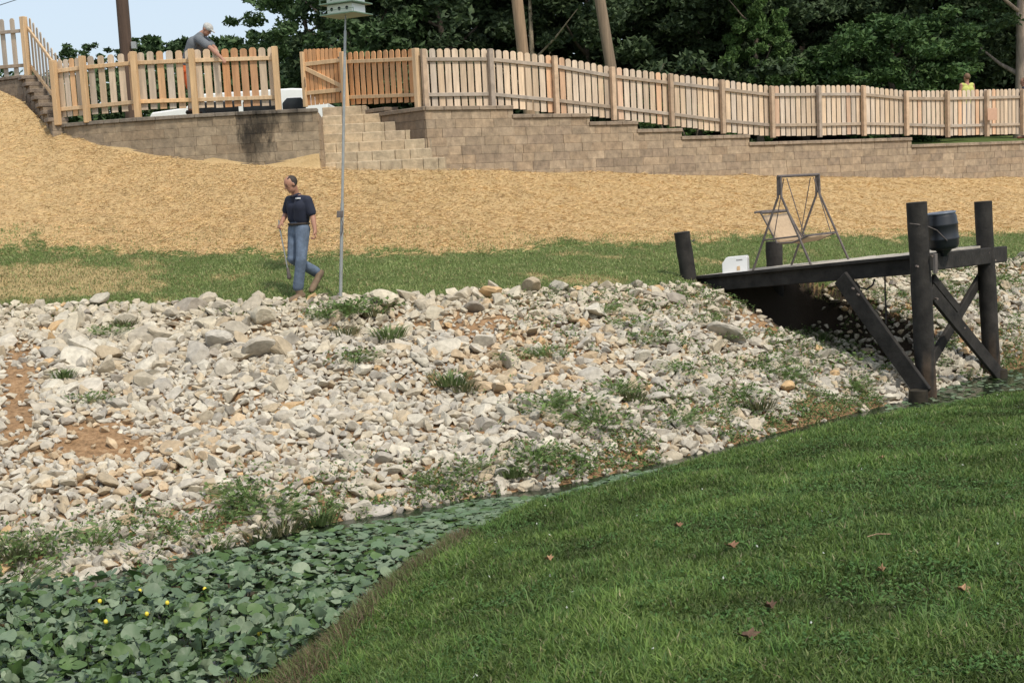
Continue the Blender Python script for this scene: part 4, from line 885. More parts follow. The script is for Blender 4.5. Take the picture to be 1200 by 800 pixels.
def rock_xf(r):
    a = rng.uniform(0, 2*math.pi); tl = rng.normal(size=2)*.45
    ca, sa_ = math.cos(a), math.sin(a); Rz = np.array([[ca, -sa_, 0], [sa_, ca, 0], [0, 0, 1]])
    cx_, sx = math.cos(tl[0]), math.sin(tl[0]); Rx = np.array([[1, 0, 0], [0, cx_, -sx], [0, sx, cx_]]); cy_, sy = math.cos(tl[1]), math.sin(tl[1]); Ry = np.array([[cy_, 0, sy], [0, 1, 0], [-sy, 0, cy_]])
    return (Rz@Rx@Ry)*r
def rock_col(px, y, t):
    warm = np.exp(-((px-140)/110)**2-((y-530)/45)**2)+np.exp(-((px-600)/90)**2-((y-420)/45)**2)
    if rng.random() < .5*warm: return np.array((1.05, .86, .66))*rng.uniform(.8, 1.1), 'tan'
    if rng.random() < .012: return np.array((1.1, .80, .50)), 'orange'
    k = rng.choice(len(RC), p=(.22, .24, .10, .05, .16, .08, .03, .12)); g = rng.uniform(.85, 1.08); nm = ('pale', 'pale', 'grey', 'grey', 'cream', 'tan', 'dark grey', 'white')[k]
    c = RC[k]*g
    if t > .8 and k < 4: c = c*np.array((1.03, 1.0, .93))
    return c, nm
VV, FF, TT = [], [], []; base = 0
for i in rest:
    x, y, z, r, t, px, py = rocks[i]; s = SH1[rng.integers(40)]; v = s@rock_xf(r*1.12).T+np.array([x, y, z+r*rng.uniform(.12, .55)]); c, _ = rock_col(px, py, t)
    VV.append(v); FF.append(i1f+base); TT.append(np.tile(c, (len(v), 1))); base += len(v)
me = np_mesh('riprap', np.concatenate(VV), np.concatenate(FF), np.concatenate(TT), MAT['rock'], False)
tag(link(me, 'riprap'), 'pale broken limestone riprap covering the bank of the pond', 'stones', None, 'stuff')
me2 = []
rlist = []
for i in ind:
    x, y, z, r, t, px, py = rocks[i]; c, nm = rock_col(px, py, t); s = SH2[rng.integers(26)]; rlist.append([x, y, z, r, t, px, py, c, nm, s])
def zone_name(px, y, t):
    a = 'on the crest,' if t > .86 else ('high up,' if t > .6 else ('mid bank,' if t > .3 else 'near water,'))
    b = 'far left' if px < 140 else 'left of walking man' if px < 300 else 'below walking man' if px < 380 else 'right of birdhouse pole' if px < 520 else 'mid picture' if px < 680 else 'left of dock' if px < 850 else 'by dock shore end' if px < 1000 else 'under dock posts' if px < 1120 else 'right of dock'
    return a+' '+b
groups = {}
for e in rlist: groups.setdefault((e[8], 'big' if e[3] > .19 else 'medium', zone_name(e[5], e[6], e[4])), []).append(e)
ORD = ['first', 'second', 'third', 'fourth', 'fifth', 'sixth', 'seventh', 'eighth', 'ninth', 'tenth', 'eleventh', 'twelfth', 'thirteenth', 'fourteenth', 'fifteenth', 'sixteenth', 'seventeenth', 'eighteenth', 'nineteenth', 'twentieth']
for (nm, sz, zn), es in groups.items():
    es.sort(key=lambda e: e[5])
    for k, e in enumerate(es):
        x, y, z, r, t, px, py, c, _, s = e; v = s@rock_xf(r*1.05).T
        me = np_mesh('boulder', v, i2f, np.tile(c, (len(v), 1)), MAT['rock'], False)
        lab = f'{sz} {nm} stone {zn}' if len(es) == 1 else (f'{ORD[k] if k < 20 else "last"} from left of {sz} {nm} stones {zn}')
        tag(link(me, 'boulder', None, (x, y, z+r*.28)), lab, 'stone', 'large stones in the riprap bank')

# ------------------------------------------------------------------ grass and straw: fields of real blades
def blades(name, X, Y, Z, ln, wdt, lean, col, mat, label=None, cat=None, seg=2, flat=None):
    n_ = len(X); a = rng.uniform(0, 2*math.pi, n_); dx, dy = np.cos(a), np.sin(a); b = rng.uniform(0, 2*math.pi, n_); sx, sy = np.cos(b), np.sin(b)
    p = np.stack([X, Y, Z], -1); side = np.stack([sx, sy, 0*sx], -1)*wdt[:, None]/2; dirv = np.stack([dx, dy, 0*dx], -1)
    up = np.stack([0*dx, 0*dx, np.ones(n_)], -1); th = lean[:, None]
    m_ = p+(up*np.cos(th*.6)+dirv*np.sin(th*.6))*ln[:, None]*.55; tip = m_+(up*np.cos(th*1.5)+dirv*np.sin(th*1.5))*ln[:, None]*.45
    V = np.stack([p-side, p+side, m_-side*.8, m_+side*.8, tip], 1).reshape(-1, 3); o = np.arange(n_)[:, None]*5
    F = np.stack([o+[0, 1, 3], o+[0, 3, 2], o+[2, 3, 4]], 1).reshape(-1, 3)
    T = np.repeat(col, 5, 0); k = np.tile([.75, .75, 1, 1, 1.15], n_)[:, None]; me = np_mesh(name, V, F, T*1.0, mat, False)
    o = link(me, name); tag(o, label, cat, None, 'stuff'); return o
def fan(nn, q0, q1, fn0, fn1, power=1.0):
    q = rng.uniform(q0, q1, nn); D_, Z_ = lines(q); a, b = fn0(D_), fn1(D_); Y = a+(b-a)*rng.random(nn)**power; X = (q-600)/1500*Y; return X, Y, q, D_
def pal(n_, cols, p, jit=.18):
    c = np.array(cols)[rng.choice(len(cols), n_, p=p)]; return c*rng.uniform(1-jit, 1+jit, (n_, 1))*rng.uniform(.95, 1.05, (n_, 3))
# near lawn
nn = 560000; X, Y, q, D_ = fan(nn, 150, 1800, lambda D: 0*D[0]+4.6, lambda D: D[3]-.02, 1.25)
k = Y < D_[3]-.02; X, Y, q, D3 = X[k], Y[k], q[k], D_[3][k]; Z = ground(X, Y)-.005; n_ = len(X)
px, py = proj(X, Y, Z)
ca = fbm(X, Y, 1.1, 41); cb = fbm(X, Y, 4.0, 43)
col = pal(n_, [(.108, .175, .038), (.14, .21, .05), (.085, .135, .035), (.18, .23, .075), (.26, .24, .13)], (.38, .28, .22, .08, .04))
cc_ = fbm(X, Y, 2.2, 47, 3); col *= .90*np.clip(.16+.9*ca+1.35*(cc_-.25)+.35*cb-.15, .32, 1.6)[:, None]
edge = np.clip((1.9-(D3-Y))/1.9, 0, 1)*np.clip((560-px)/160, 0, 1)*np.clip(fbm(X, Y, 1.5, 49)*3-.7, 0, 1.3); br = rng.random(n_) < edge*.8*(.3+cb)
col[br] = pal(br.sum(), [(.17, .12, .075), (.12, .085, .05), (.12, .13, .045)], (.4, .35, .25))
ln = rng.uniform(.03, .075, n_)*(1+1.6*(cc_-.45))*(1+.5*(ca-.5))*(1+edge*1.0); wdt = rng.uniform(.006, .011, n_)*(.7+Y/14)
blades('lawn_grass', X, Y, Z, ln, wdt, rng.uniform(.25, 1.45, n_), col, MAT['grass'], 'dense uneven green grass on the near bank, browner along the pond edge', 'grass')
# taller tufts in the near lawn
nt_ = 330; X, Y, q, D_ = fan(nt_, 300, 1250, lambda D: 0*D[0]+5.2, lambda D: D[3]-.3, 1.1); X = np.repeat(X, 26)+rng.normal(size=nt_*26)*.05; Y = np.repeat(Y, 26)+rng.normal(size=nt_*26)*.05
Z = ground(X, Y); n_ = len(X); blades('grass_tufts', X, Y, Z, rng.uniform(.07, .16, n_), rng.uniform(.005, .009, n_), rng.uniform(.3, 1.2, n_), pal(n_, [(.12, .22, .05), (.17, .25, .08), (.08, .15, .04)], (.5, .25, .25)), MAT['grass'], 'taller loose tufts of grass standing out of the near lawn', 'grass')
# weedy fringe where the lawn meets the pond
nw = 1000; q = rng.uniform(300, 530, nw); D_, Z_ = lines(q); Y = D_[3]-np.abs(rng.normal(size=nw))*.4; X = (q-600)/1500*Y; X = np.repeat(X, 18)+rng.normal(size=nw*18)*.05; Y = np.repeat(Y, 18)+rng.normal(size=nw*18)*.05
q = 600+1500*X/Y; D_, _ = lines(q); k = Y < D_[3]+.03; X, Y = X[k], Y[k]; Z = ground(X, Y); n_ = len(X); kd_ = np.repeat(rng.random(n_//18+1), 18)[:n_]
col = pal(n_, [(.12, .17, .05), (.17, .21, .08), (.20, .15, .09), (.13, .09, .055)], (.34, .16, .28, .22)); blades('fringe_weeds', X, Y, Z, rng.uniform(.06, .19, n_), rng.uniform(.005, .010, n_), rng.uniform(.2, 1.3, n_), col, MAT['grass'], 'brownish weedy fringe along the near pond edge', 'weeds')
# clover and low broad leaves in the lawn
def leafquads(name, C, sizes, col, mat, flatness=.5, label=None, cat=None, kind='stuff', parent=None, fold=.25):
    n_ = len(C); nr_ = rng.normal(size=(n_, 3)); nr_[:, 2] = np.abs(nr_[:, 2])+flatness; nr_ /= np.linalg.norm(nr_, axis=1)[:, None]
    t_ = rng.normal(size=(n_, 3)); u_ = np.cross(nr_, t_); u_ /= np.linalg.norm(u_, axis=1)[:, None]; v_ = np.cross(nr_, u_); s_ = sizes[:, None]
    V = np.stack([C-u_*s_, C+v_*s_*.55-nr_*s_*fold, C+u_*s_, C-v_*s_*.55-nr_*s_*fold], 1).reshape(-1, 3); o = np.arange(n_)[:, None]*4
    F = np.stack([o+[0, 1, 2], o+[0, 2, 3]], 1).reshape(-1, 3); return np_mesh(name, V, F, np.repeat(col, 4, 0), mat, False)
nn = 60000; X, Y, q, D_ = fan(nn, 250, 1300, lambda D: 0*D[0]+4.8, lambda D: D[3]-.1, 1.2); cl = fbm(X, Y, 1.7, 55); k = rng.random(nn) < np.clip((cl-.46)*6, 0, 1); X, Y = X[k], Y[k]
Z = ground(X, Y)+rng.uniform(.02, .05, len(X)); me = leafquads('clover', np.stack([X, Y, Z], -1), rng.uniform(.009, .018, len(X)), pal(len(X), [(.07, .15, .035), (.10, .19, .05)], (.5, .5)), MAT['grass'], 1.2)
tag(link(me, 'clover'), 'low clover leaves mixed into the near grass', 'clover', None, 'stuff')
# far grass strip
nn = 170000; X, Y, q, D_ = fan(nn, -150, 1380, lambda D: D[8]-.25, lambda D: D[9]+.9); ti_ = slopet(X, Y); nz = fbm(X, Y, 1.3, 21); nz3 = fbm(X, Y, 5, 25)
px, py = proj(X, Y, ground(X, Y)); dry_ = np.clip(np.exp(-((px-60)/130)**2-((py-335)/22)**2)*1.5+np.exp(-((px-690)/60)**2-((py-330)/8)**2)+(fbm(X, Y, 1.3, 21)-.62)*2.2, 0, 1)
keep = rng.random(nn) < np.clip(1.15-np.clip((ti_-2.03+(nz-.5)*.12+(nz3-.5)*.20)*5+.5, 0, 1)-dry_*.5, 0.0, 1); keep &= ~(((X-5.9)*-.707+(Y-18.2)*.707 < 4.0) & ((X-5.9)*.707+(Y-18.2)*.707 > -.15) & ((X-5.9)*.707+(Y-18.2)*.707 < 2.35) & ((X-5.9)*-.707+(Y-18.2)*.707 > 0)); X, Y, dry_ = X[keep], Y[keep], dry_[keep]; Z = ground(X, Y)-.01; n_ = len(X)
cb = fbm(X, Y, 2.2, 61); col = pal(n_, [(.21, .26, .09), (.16, .21, .07), (.26, .30, .12), (.34, .31, .15)], (.38, .26, .22, .14))*(.85+.65*cb)[:, None]
b_ = rng.random(n_) < dry_*.7; col[b_] = pal(b_.sum(), [(.40, .33, .16), (.30, .26, .12)], (.5, .5))
blades('strip_grass', X, Y, Z, rng.uniform(.03, .075, n_)*(.7+.7*cb), rng.uniform(.010, .017, n_), rng.uniform(.3, 1.3, n_), col, MAT['grass'], 'short sunlit grass strip between the rocks and the straw, with dry patches at left', 'grass')
# straw
nn = 210000; X, Y, q, D_ = fan(nn, -200, 1420, lambda D: D[9]-.7, lambda D: D[11]-.02); ti_ = slopet(X, Y); nz = fbm(X, Y, 1.3, 21); nz3 = fbm(X, Y, 5, 25)
keep = (rng.random(nn) < np.clip((ti_-2.03+(nz-.5)*.12+(nz3-.5)*.20)*5+.5, .0, 1)); X, Y = X[keep], Y[keep]; n_ = len(X); cl = fbm(X, Y, 3.0, 71)
Z = ground(X, Y)+rng.uniform(0, .02, n_)+np.clip(cl-.55, 0, 1)*.12; a = rng.uniform(0, math.pi, n_); L_ = rng.uniform(.015, .055, n_); dz = rng.normal(size=n_)*.25
p = np.stack([X, Y, Z], -1); dv = np.stack([np.cos(a), np.sin(a), dz+ .10*np.sin(a)], -1)*L_[:, None]; wv = np.stack([-np.sin(a)*.5, np.cos(a)*.5, rng.uniform(.3, .9, n_)], -1)*rng.uniform(.002, .0048, n_)[:, None]
V = np.stack([p-dv-wv, p+dv-wv, p+dv+wv, p-dv+wv], 1).reshape(-1, 3); Fq = np.arange(n_*4).reshape(-1, 4)
cs = pal(n_, [(1, 1, 1), (1.12, 1.12, 1.1), (.84, .78, .68), (.5, .43, .34)], (.50, .24, .20, .06), .08)*(.8+.4*cl)[:, None]; me = np_mesh('straw', V, Fq, np.repeat(cs, 4, 0), MAT['straw'])
tag(link(me, 'straw'), 'golden straw mulch spread over the slope below the walls', 'straw', None, 'stuff')

# ------------------------------------------------------------------ plants among the rocks
def plant_mesh(seed, nl, h, spread, cols, kind='blade'):
    r = np.random.default_rng(seed); V, F, T = [np.array([0, 0, -.04])], [], [np.array(cols[0])]
    for i in range(nl):
        a = r.uniform(0, 6.28); rr_ = r.random()**.6*spread; base = np.array([math.cos(a)*rr_*.6, math.sin(a)*rr_*.6, -.03]); out = np.array([math.cos(a), math.sin(a), 0]); c = np.array(cols[r.integers(len(cols))])*r.uniform(.75, 1.25); b0 = len(V)
        if kind == 'blade':
            L = h*r.uniform(.5, 1.1); m_ = base+out*L*.2+[0, 0, L*.6]; tp_ = m_+out*L*.35+[0, 0, L*.25]; sd_ = np.cross(out, [0, 0, 1])*r.uniform(.004, .008)
            v = [base-sd_, base+sd_, m_+sd_*.8, m_-sd_*.8, tp_]; f = [(b0, b0+1, b0+2), (b0, b0+2, b0+3), (b0+3, b0+2, b0+4), (0, b0+1, b0)]
        else:
            L = h*r.uniform(.15, 1.0); c0_ = base+out*rr_*.5+np.array([0, 0, L]); n3 = r.normal(size=3)+[0, 0, 1.0]; n3 /= np.linalg.norm(n3); u_ = np.cross(n3, r.normal(size=3)); u_ /= np.linalg.norm(u_); v_ = np.cross(n3, u_); s_ = r.uniform(.012, .028)
            v = [c0_-u_*s_, c0_+v_*s_*.5, c0_+u_*s_, c0_-v_*s_*.5, c0_-u_*s_+[.003, .003, -.002]]; f = [(b0, b0+1, b0+2), (b0, b0+2, b0+3), (0, b0, b0+4)]
        V += v; F += f; T += [c]*len(v)
    return np_mesh('weed', np.array(V), np.array(F), np.array(T), MAT['grass'])
G1 = [(.13, .20, .055), (.17, .25, .08), (.10, .155, .045)]; G2 = [(.16, .18, .08), (.28, .25, .13), (.12, .15, .06)]
WM = {'leafy': [plant_mesh(i, 170, .16, .26, G1, 'leaf') for i in range(4)], 'grassy': [plant_mesh(10+i, 110, .17, .22, [(.15, .21, .07), (.20, .25, .10), (.11, .16, .05)]) for i in range(4)], 'dry': [plant_mesh(20+i, 110, .17, .22, G2) for i in range(3)]}
def hit_ground(px, y):
    v = RIGHT*((px-CX)/FPX)+UP*((CY-y)/FPX)+FWD; ds = np.linspace(8, 34, 1400); pts = CAM+v[None, :]*(ds/v[1])[:, None]; g = ground(pts[:, 0], pts[:, 1]); k = np.argmax(pts[:, 2] < g+.01); return pts[k]
weeds = [('leafy', 415, 428, 1.2), ('grassy', 455, 398, 1.5), ('dry', 440, 372, 1.2), ('grassy', 528, 452, 1.6), ('dry', 545, 460, 1.2), ('leafy', 110, 645, 1.3), ('leafy', 65, 650, 1.3), ('dry', 145, 385, 1.2), ('leafy', 130, 395, 1.0), ('grassy', 75, 445, 1.0), ('leafy', 105, 475, .9),
         ('grassy', 375, 615, 1.3), ('leafy', 295, 590, 1.4), ('leafy', 320, 605, 1.4), ('dry', 330, 625, 1.4), ('leafy', 210, 640, 1.2), ('dry', 305, 640, 1.3), ('leafy', 510, 570, 1.1), ('leafy', 545, 555, 1.0), ('leafy', 625, 545, 1.4), ('leafy', 650, 555, 1.4), ('grassy', 600, 560, 1.2),
         ('leafy', 660, 485, 1.6), ('leafy', 640, 480, 1.2), ('leafy', 720, 465, 1.3), ('dry', 740, 470, 1.3), ('leafy', 700, 500, 1.4), ('leafy', 735, 385, 1.1), ('leafy', 705, 370, 1.0), ('leafy', 760, 405, 1.2), ('leafy', 600, 425, .9), ('leafy', 640, 420, 1.0), ('dry', 570, 345, 1.0), ('leafy', 860, 400, 1.0), ('leafy', 900, 430, 1.2),
         ('leafy', 930, 445, 1.3), ('leafy', 800, 440, 1.1), ('leafy', 830, 380, .9), ('grassy', 960, 400, 1.2), ('leafy', 985, 430, 1.4), ('leafy', 870, 470, 1.3), ('dry', 890, 480, 1.3), ('leafy', 790, 500, 1.3), ('leafy', 1000, 460, 1.1), ('leafy', 1103, 412, 1.0), ('leafy', 1170, 335, 1.2), ('dry', 1160, 365, 1.4), ('leafy', 1140, 345, 1.2), ('leafy', 400, 372, 1.6), ('leafy', 430, 368, 1.6), ('leafy', 385, 376, 1.2), ('dry', 20, 655, 1.4), ('leafy', 20, 690, 1.4), ('grassy', 250, 652, 1.2), ('dry', 405, 395, 1.2)]
desc = {'leafy': 'low leafy green weed', 'grassy': 'spiky green grass tuft', 'dry': 'straggly dry weed'}
wl = {}
for i, (kd, px, y, sc) in enumerate(weeds):
    g = hit_ground(px, y); o = link(WM[kd][i % len(WM[kd])], 'weed', None, g+np.array([0, 0, .06])); o.scale = (sc*1.25, sc*1.25, sc*(.95 if kd == 'leafy' else .75)); o.rotation_euler.z = i*1.3
    t_ = float(slopet(g[:1], g[1:2])[0]); wl.setdefault((kd, zone_name(px, y, t_)), []).append((px, o))
for (kd, zn), es in wl.items():
    es.sort(key=lambda e: e[0])
    for k, (px, o) in enumerate(es): tag(o, f'{desc[kd]} {zn}' if len(es) == 1 else f'{ORD[k]} from left of {desc[kd]}s {zn}', 'weed', 'weeds growing among the rocks')
# loose ground cover
X, Y, Zg, t, px, py = sample(60000, -.02, 1.02); m_ = weedm(X, Y, t, px, py); k = rng.random(len(X)) < m_; X, Y, Zg = X[k], Y[k], Zg[k]; rp = 8
X = np.repeat(X, rp)+rng.normal(size=len(X)*rp)*.05; Y = np.repeat(Y, rp)+rng.normal(size=len(Y)*rp)*.05; Z = ground(X, Y)+rng.uniform(.02, .13, len(X))
me = leafquads('ground_cover', np.stack([X, Y, Z], -1), rng.uniform(.012, .03, len(X)), pal(len(X), [(.11, .18, .05), (.15, .23, .07), (.08, .13, .04), (.24, .25, .11)], (.4, .25, .2, .15)), MAT['grass'], .8)
tag(link(me, 'ground_cover'), 'sprawling green creeping weeds between the stones', 'weeds', None, 'stuff')

# ------------------------------------------------------------------ lily leaves
def lily(seed, wave=.12):
    r = np.random.default_rng(seed); n_ = 18; V = [(0, 0, 0)]; 
    for ring, rad in ((1, .55), (2, 1.0)):
        for k in range(n_+1):
            a = math.pi/2+.16+(2*math.pi-.32)*k/n_; rr_ = rad*(1+.10*math.cos(a*1.0-math.pi/2-math.pi)+.05*math.sin(3*a+seed))*(1 if 0 < k < n_ else .92); V.append((rr_*math.cos(a)*.9, rr_*math.sin(a), wave*rad*rad*(.5+math.sin(2*a+seed)+.5*math.sin(5*a+seed*2))+.06*rad))
    F = [(0, 1+k, 2+k) for k in range(n_)]
    o1, o2 = 1, n_+2
    F += [(o1+k, o2+k, o2+k+1) for k in range(n_)]+[(o1+k, o2+k+1, o1+k+1) for k in range(n_)]
    return np.array(V), np.array(F)
LM = [lily(i, .05+.22*(i % 4)/3) for i in range(10)]
PC = [(.12, .185, .095), (.16, .22, .13), (.095, .16, .05), (.22, .28, .17), (.065, .12, .03)]
pads = []; cell = {}
for (nn, sp, lo, hi) in ((1700, .56, .064, .09), (6000, .48, .045, .066), (15000, .42, .026, .045)):
    q = rng.uniform(-330, 790, nn); D_, Z_ = lines(q); s1_, s2_ = D_[3], D_[6]; t = rng.random(nn); Y = s1_+(s2_-s1_)*t; X = (q-600)/1500*Y
    for i in range(nn):
        if Y[i] > s2_[i]-.16-.25*vnoise(X[i], Y[i], 1.3, 5) or Y[i] < s1_[i]-.03: continue
        px_, py_ = proj(X[i], Y[i], 0.)
        if py_ > 860 or rng.random() < .35*(py_ < 640): continue
        r = rng.uniform(lo, hi)
        if try_add(X[i], Y[i], r, sp):
            rais = np.clip((float(py_)-600)/150, 0, 1)*rng.random(); pads.append((X[i], Y[i], .006+rais*.19+rng.random()*.012, r, rais, float(px_), float(py_)))
# small floating leaves far right
q = rng.uniform(1040, 1330, 420); D_, Z_ = lines(q); Y = D_[3]+(D_[6]-D_[3])*rng.random(420); X = (q-600)/1500*Y
for i in range(420):
    px_, py_ = proj(X[i], Y[i], 0.); r = rng.uniform(.03, .06)
    if try_add(X[i], Y[i], r, .6): pads.append((X[i], Y[i], .006+rng.random()*.004, r, 0, float(px_), float(py_)))
pads = np.array(pads); print('PADS', len(pads)); inf = (pads[:, 5] > 4) & (pads[:, 5] < 1196) & (pads[:, 6] < 796); od = np.argsort(-(pads[:, 3]*(1+pads[:, 4])/pads[:, 1])*inf); pi_ = od[:300]; pr_ = od[300:]
def pad_xf(p, tilt):
    return rock_xf(p[3]) if False else None
def rotm(a, tx, ty):
    return np.array(Matrix.Rotation(tx, 3, 'X')@Matrix.Rotation(ty, 3, 'Y')@Matrix.Rotation(a, 3, 'Z'))
VV, FF, TT = [], [], []; b0 = 0
def pcol(): return np.array(PC[rng.choice(5, p=(.3, .25, .15, .15, .15))])*rng.uniform(.8, 1.15)
for i in pr_:
    p = pads[i]; v, f = LM[rng.integers(10)]; tl = .07+.6*p[4]; Rm = rotm(rng.uniform(0, 6.28), rng.normal()*tl, rng.normal()*tl); v = (v*[1, 1, .45+p[4]])@Rm.T*p[3]+p[:3]; VV.append(v); FF.append(f+b0); TT.append(np.tile(pcol(), (len(v), 1))); b0 += len(v)
tag(link(np_mesh('lily_leaves', np.concatenate(VV), np.concatenate(FF), np.concatenate(TT), MAT['pad'], True), 'lily_leaves'), 'smaller green water lily leaves crowding the pond surface', 'lily leaves', None, 'stuff')
pg = {}
for i in pi_:
    p = pads[i]; r_ = 'raised' if p[2] > .09 else 'floating'; zn = ('at the bottom left corner' if p[5] < 130 and p[6] > 720 else 'along the bottom edge' if p[6] > 745 else 'near the stones at far left' if p[5] < 150 else 'in the middle of the bed' if p[6] > 690 and p[5] < 330 else 'beside the brown grass edge' if p[5] > 300 and p[6] > 680 else 'where the water narrows' if p[5] > 400 else 'toward the rock bank')
    tone = int(rng.choice(5, p=(.3, .25, .15, .15, .15))); pg.setdefault((('grey-green', 'grey-green', 'green', 'pale', 'dark')[tone], r_, zn), []).append((p, tone))
for (tn, r_, zn), es in pg.items():
    es.sort(key=lambda e: e[0][5])
    for k, (p, tone) in enumerate(es):
        v, f = LM[rng.integers(10)]; tl = .09+.5*p[4]; Rm = rotm(rng.uniform(0, 6.28), rng.normal()*tl, rng.normal()*tl); v = (v*[1, 1, .35+p[4]])@Rm.T*p[3]; c = np.array(PC[tone])*rng.uniform(.85, 1.15)
        t = thing('lily_pad', (p[0], p[1], 0), f'{tn} {r_} lily leaf {zn}' if len(es) == 1 else f'{ORD[k] if k < 20 else "rightmost"} from left of {tn} {r_} lily leaves {zn}', 'lily leaf', 'water lily leaves on the pond') if p[2] > .09 else None
        me = np_mesh('leaf_blade' if t else 'lily_pad', v+(np.array([0, 0, p[2]]) if t else 0), f, np.tile(c, (len(v), 1)), MAT['pad'], True)
        if t:
            link(me, 'leaf_blade', t); mb = MB(); mb.cur = (.10, .15, .05); o0 = V3(worg(t)); mb.path([o0+V3((.02, .01, -.1)), o0+V3((0, 0, p[2]-.004))], .005, 5); mb.build('stalk', MAT['grass'], t)
        else: tag(link(me, 'lily_pad', None, p[:3]), f'{tn} {r_} lily leaf {zn}' if len(es) == 1 else f'{ORD[k] if k < 20 else "rightmost"} from left of {tn} {r_} lily leaves {zn}', 'lily leaf', 'water lily leaves on the pond')
# yellow buds
for k, (px, y) in enumerate(((164, 692), (196, 706), (124, 728), (304, 742), (172, 719), (117, 704), (22, 767), (240, 690))):
    g = PZ(px, y, .14); t = thing('lily_bud', (g[0], g[1], 0), f'{ORD[k]} of the tiny yellow lily buds counted from left' if 0 else '', 'flower', 'yellow buds among the lily leaves'); t['px'] = px
    mb = MB(); mb.ball(g, (.017, .017, .02), 8, 6); mb.build('petals', MAT['yellow'], t); mb = MB(); mb.cur = (.1, .15, .05); mb.path([V3((g[0], g[1], -.1)), V3(g)], .004, 5); mb.build('stalk', MAT['grass'], t)
bs = sorted([o for o in COL.objects if o.name.startswith('lily_bud')], key=lambda o: o['px'])
for k, o in enumerate(bs): o['label'] = f'{ORD[k]} from left of the eight tiny yellow lily buds'; del o['px']

# ------------------------------------------------------------------ fallen leaves, twig, clover flowers
for (px, y, sc, lb) in ((857, 640, 1.25, 'largest reddish brown dry leaf, on the lawn at centre right'), (795, 616, .9, 'small tan dry leaf on the lawn, left of the reddish one'), (876, 746, 1.5, 'dark curled brown leaf low in the lawn'), (1128, 691, 1.0, 'pale tan dry leaf at the lower right of the lawn'), (902, 711, .9, 'small dark dry leaf just above the curled brown leaf'), (643, 655, .9, 'pale star-shaped dry leaf on the lawn left of centre'), (1032, 668, .7, 'tiny tan leaf bit on the lawn at right'), (1033, 537, .8, 'small whitish leaf on the upper right lawn')):
    v = RIGHT*((px-CX)/FPX)+UP*((CY-y)/FPX)+FWD; ds = np.linspace(4, 20, 1500); pts = CAM+v[None, :]*(ds/v[1])[:, None]; kk = np.argmax(pts[:, 2] < ground(pts[:, 0], pts[:, 1])+.05); g = pts[kk]
    mb = MB(); mb.cur = (1.5, 1.4, 1.3) if 'pale' in lb or 'whitish' in lb else ((.45, .4, .4) if 'dark' in lb else (.95, .8, .75) if 'reddish' in lb else (1.1, 1, .9)); rr = random.Random(px)
    o_ = [g+V3((math.cos(a)*.042*sc*rad, math.sin(a)*.042*sc*rad, .012*math.sin(2*a)+.02*(rad > .8)*rr.random()+.01)) for a, rad in zip(np.linspace(0, 2*math.pi, 15)[:-1], [1, .6, .95, .55, .9, .6, 1, .5, .9, .6, 1, .55, .8, .4])]
    mb.add([g+V3((0, 0, .0))]+o_+[q-V3((0, 0, .002)) for q in [g]+o_], [(0, 1+i, 1+(i+1) % 14) for i in range(14)]+[(15, 16+(i+1) % 14, 16+i) for i in range(14)]); tag(mb.build('fallen_leaf', MAT['brownleaf'], None, g), lb, 'leaf', 'dry leaves on the lawn')
g = hit_ground(1028, 628); v = RIGHT*((1028-CX)/FPX)+UP*((CY-628)/FPX)+FWD; ds = np.linspace(4, 20, 1500); pts = CAM+v[None, :]*(ds/v[1])[:, None]; g = pts[np.argmax(pts[:, 2] < ground(pts[:, 0], pts[:, 1])+.06)]
mb = MB(); mb.cur = (3, 2.6, 2.2); mb.path([g+V3((-.06, 0, .0)), g+V3((0, .01, .012)), g+V3((.08, .0, .01))], .004, 5); tag(mb.build('twig', MAT['bark'], None, g), 'pale thin twig lying on the lawn at right', 'twig')
nn = 60; X, Y, q, D_ = fan(nn, 500, 1250, lambda D: 0*D[0]+5.5, lambda D: D[3]-.5); Z = ground(X, Y)+.06; me = leafquads('clover_flowers', np.stack([X, Y, Z], -1), np.full(nn, .011), np.tile([.6, .62, .55], (nn, 1)), MAT['grass'], 1); tag(link(me, 'clover_flowers'), 'tiny white clover flowers dotted through the near grass', 'flowers', None, 'stuff')

# ------------------------------------------------------------------ trees
def crown_mesh(seed, rx, rz, nclump, per, leaf, cols, conic=0., lo=-1.0):
    r = np.random.default_rng(seed); C = []; S = []
    for i in range(nclump):
        while True:
            u_ = r.normal(size=3); u_ /= np.linalg.norm(u_)
            if u_[2] > lo: break
        rad = r.uniform(.35, 1.0)**.5*(1+.15*r.normal()); h = (u_[2]*rad+1)/2; k = 1-conic*np.clip(h, 0, 1)
        c = np.array([u_[0]*rx*rad*k, u_[1]*rx*rad*k, u_[2]*rz*rad]); cr_ = r.uniform(.10, .20)*rx*(1-.4*conic)
        n_ = int(per*r.uniform(.6, 1.4)); p = r.normal(size=(n_, 3)); p /= np.linalg.norm(p, axis=1)[:, None]; p *= (r.random(n_)**.5*cr_)[:, None]*np.array([1.2, 1.2, .6]); C.append(c+p); S.append(np.full(n_, r.uniform(.8, 1.2)))
    C = np.concatenate(C); S = np.concatenate(S); n_ = len(C); cc = np.array(cols)[r.choice(len(cols), n_)]*(S*r.uniform(.8, 1.2, n_))[:, None]
    return leafquads('crown', C, r.uniform(.7, 1.3, n_)*leaf, cc, MAT['leaf'], .35)
GD = [(.052, .082, .040), (.066, .100, .046), (.082, .120, .052)]; GM = [(.07, .12, .045), (.09, .145, .055), (.055, .095, .038)]; GL = [(.085, .155, .04), (.11, .18, .05), (.065, .12, .035)]
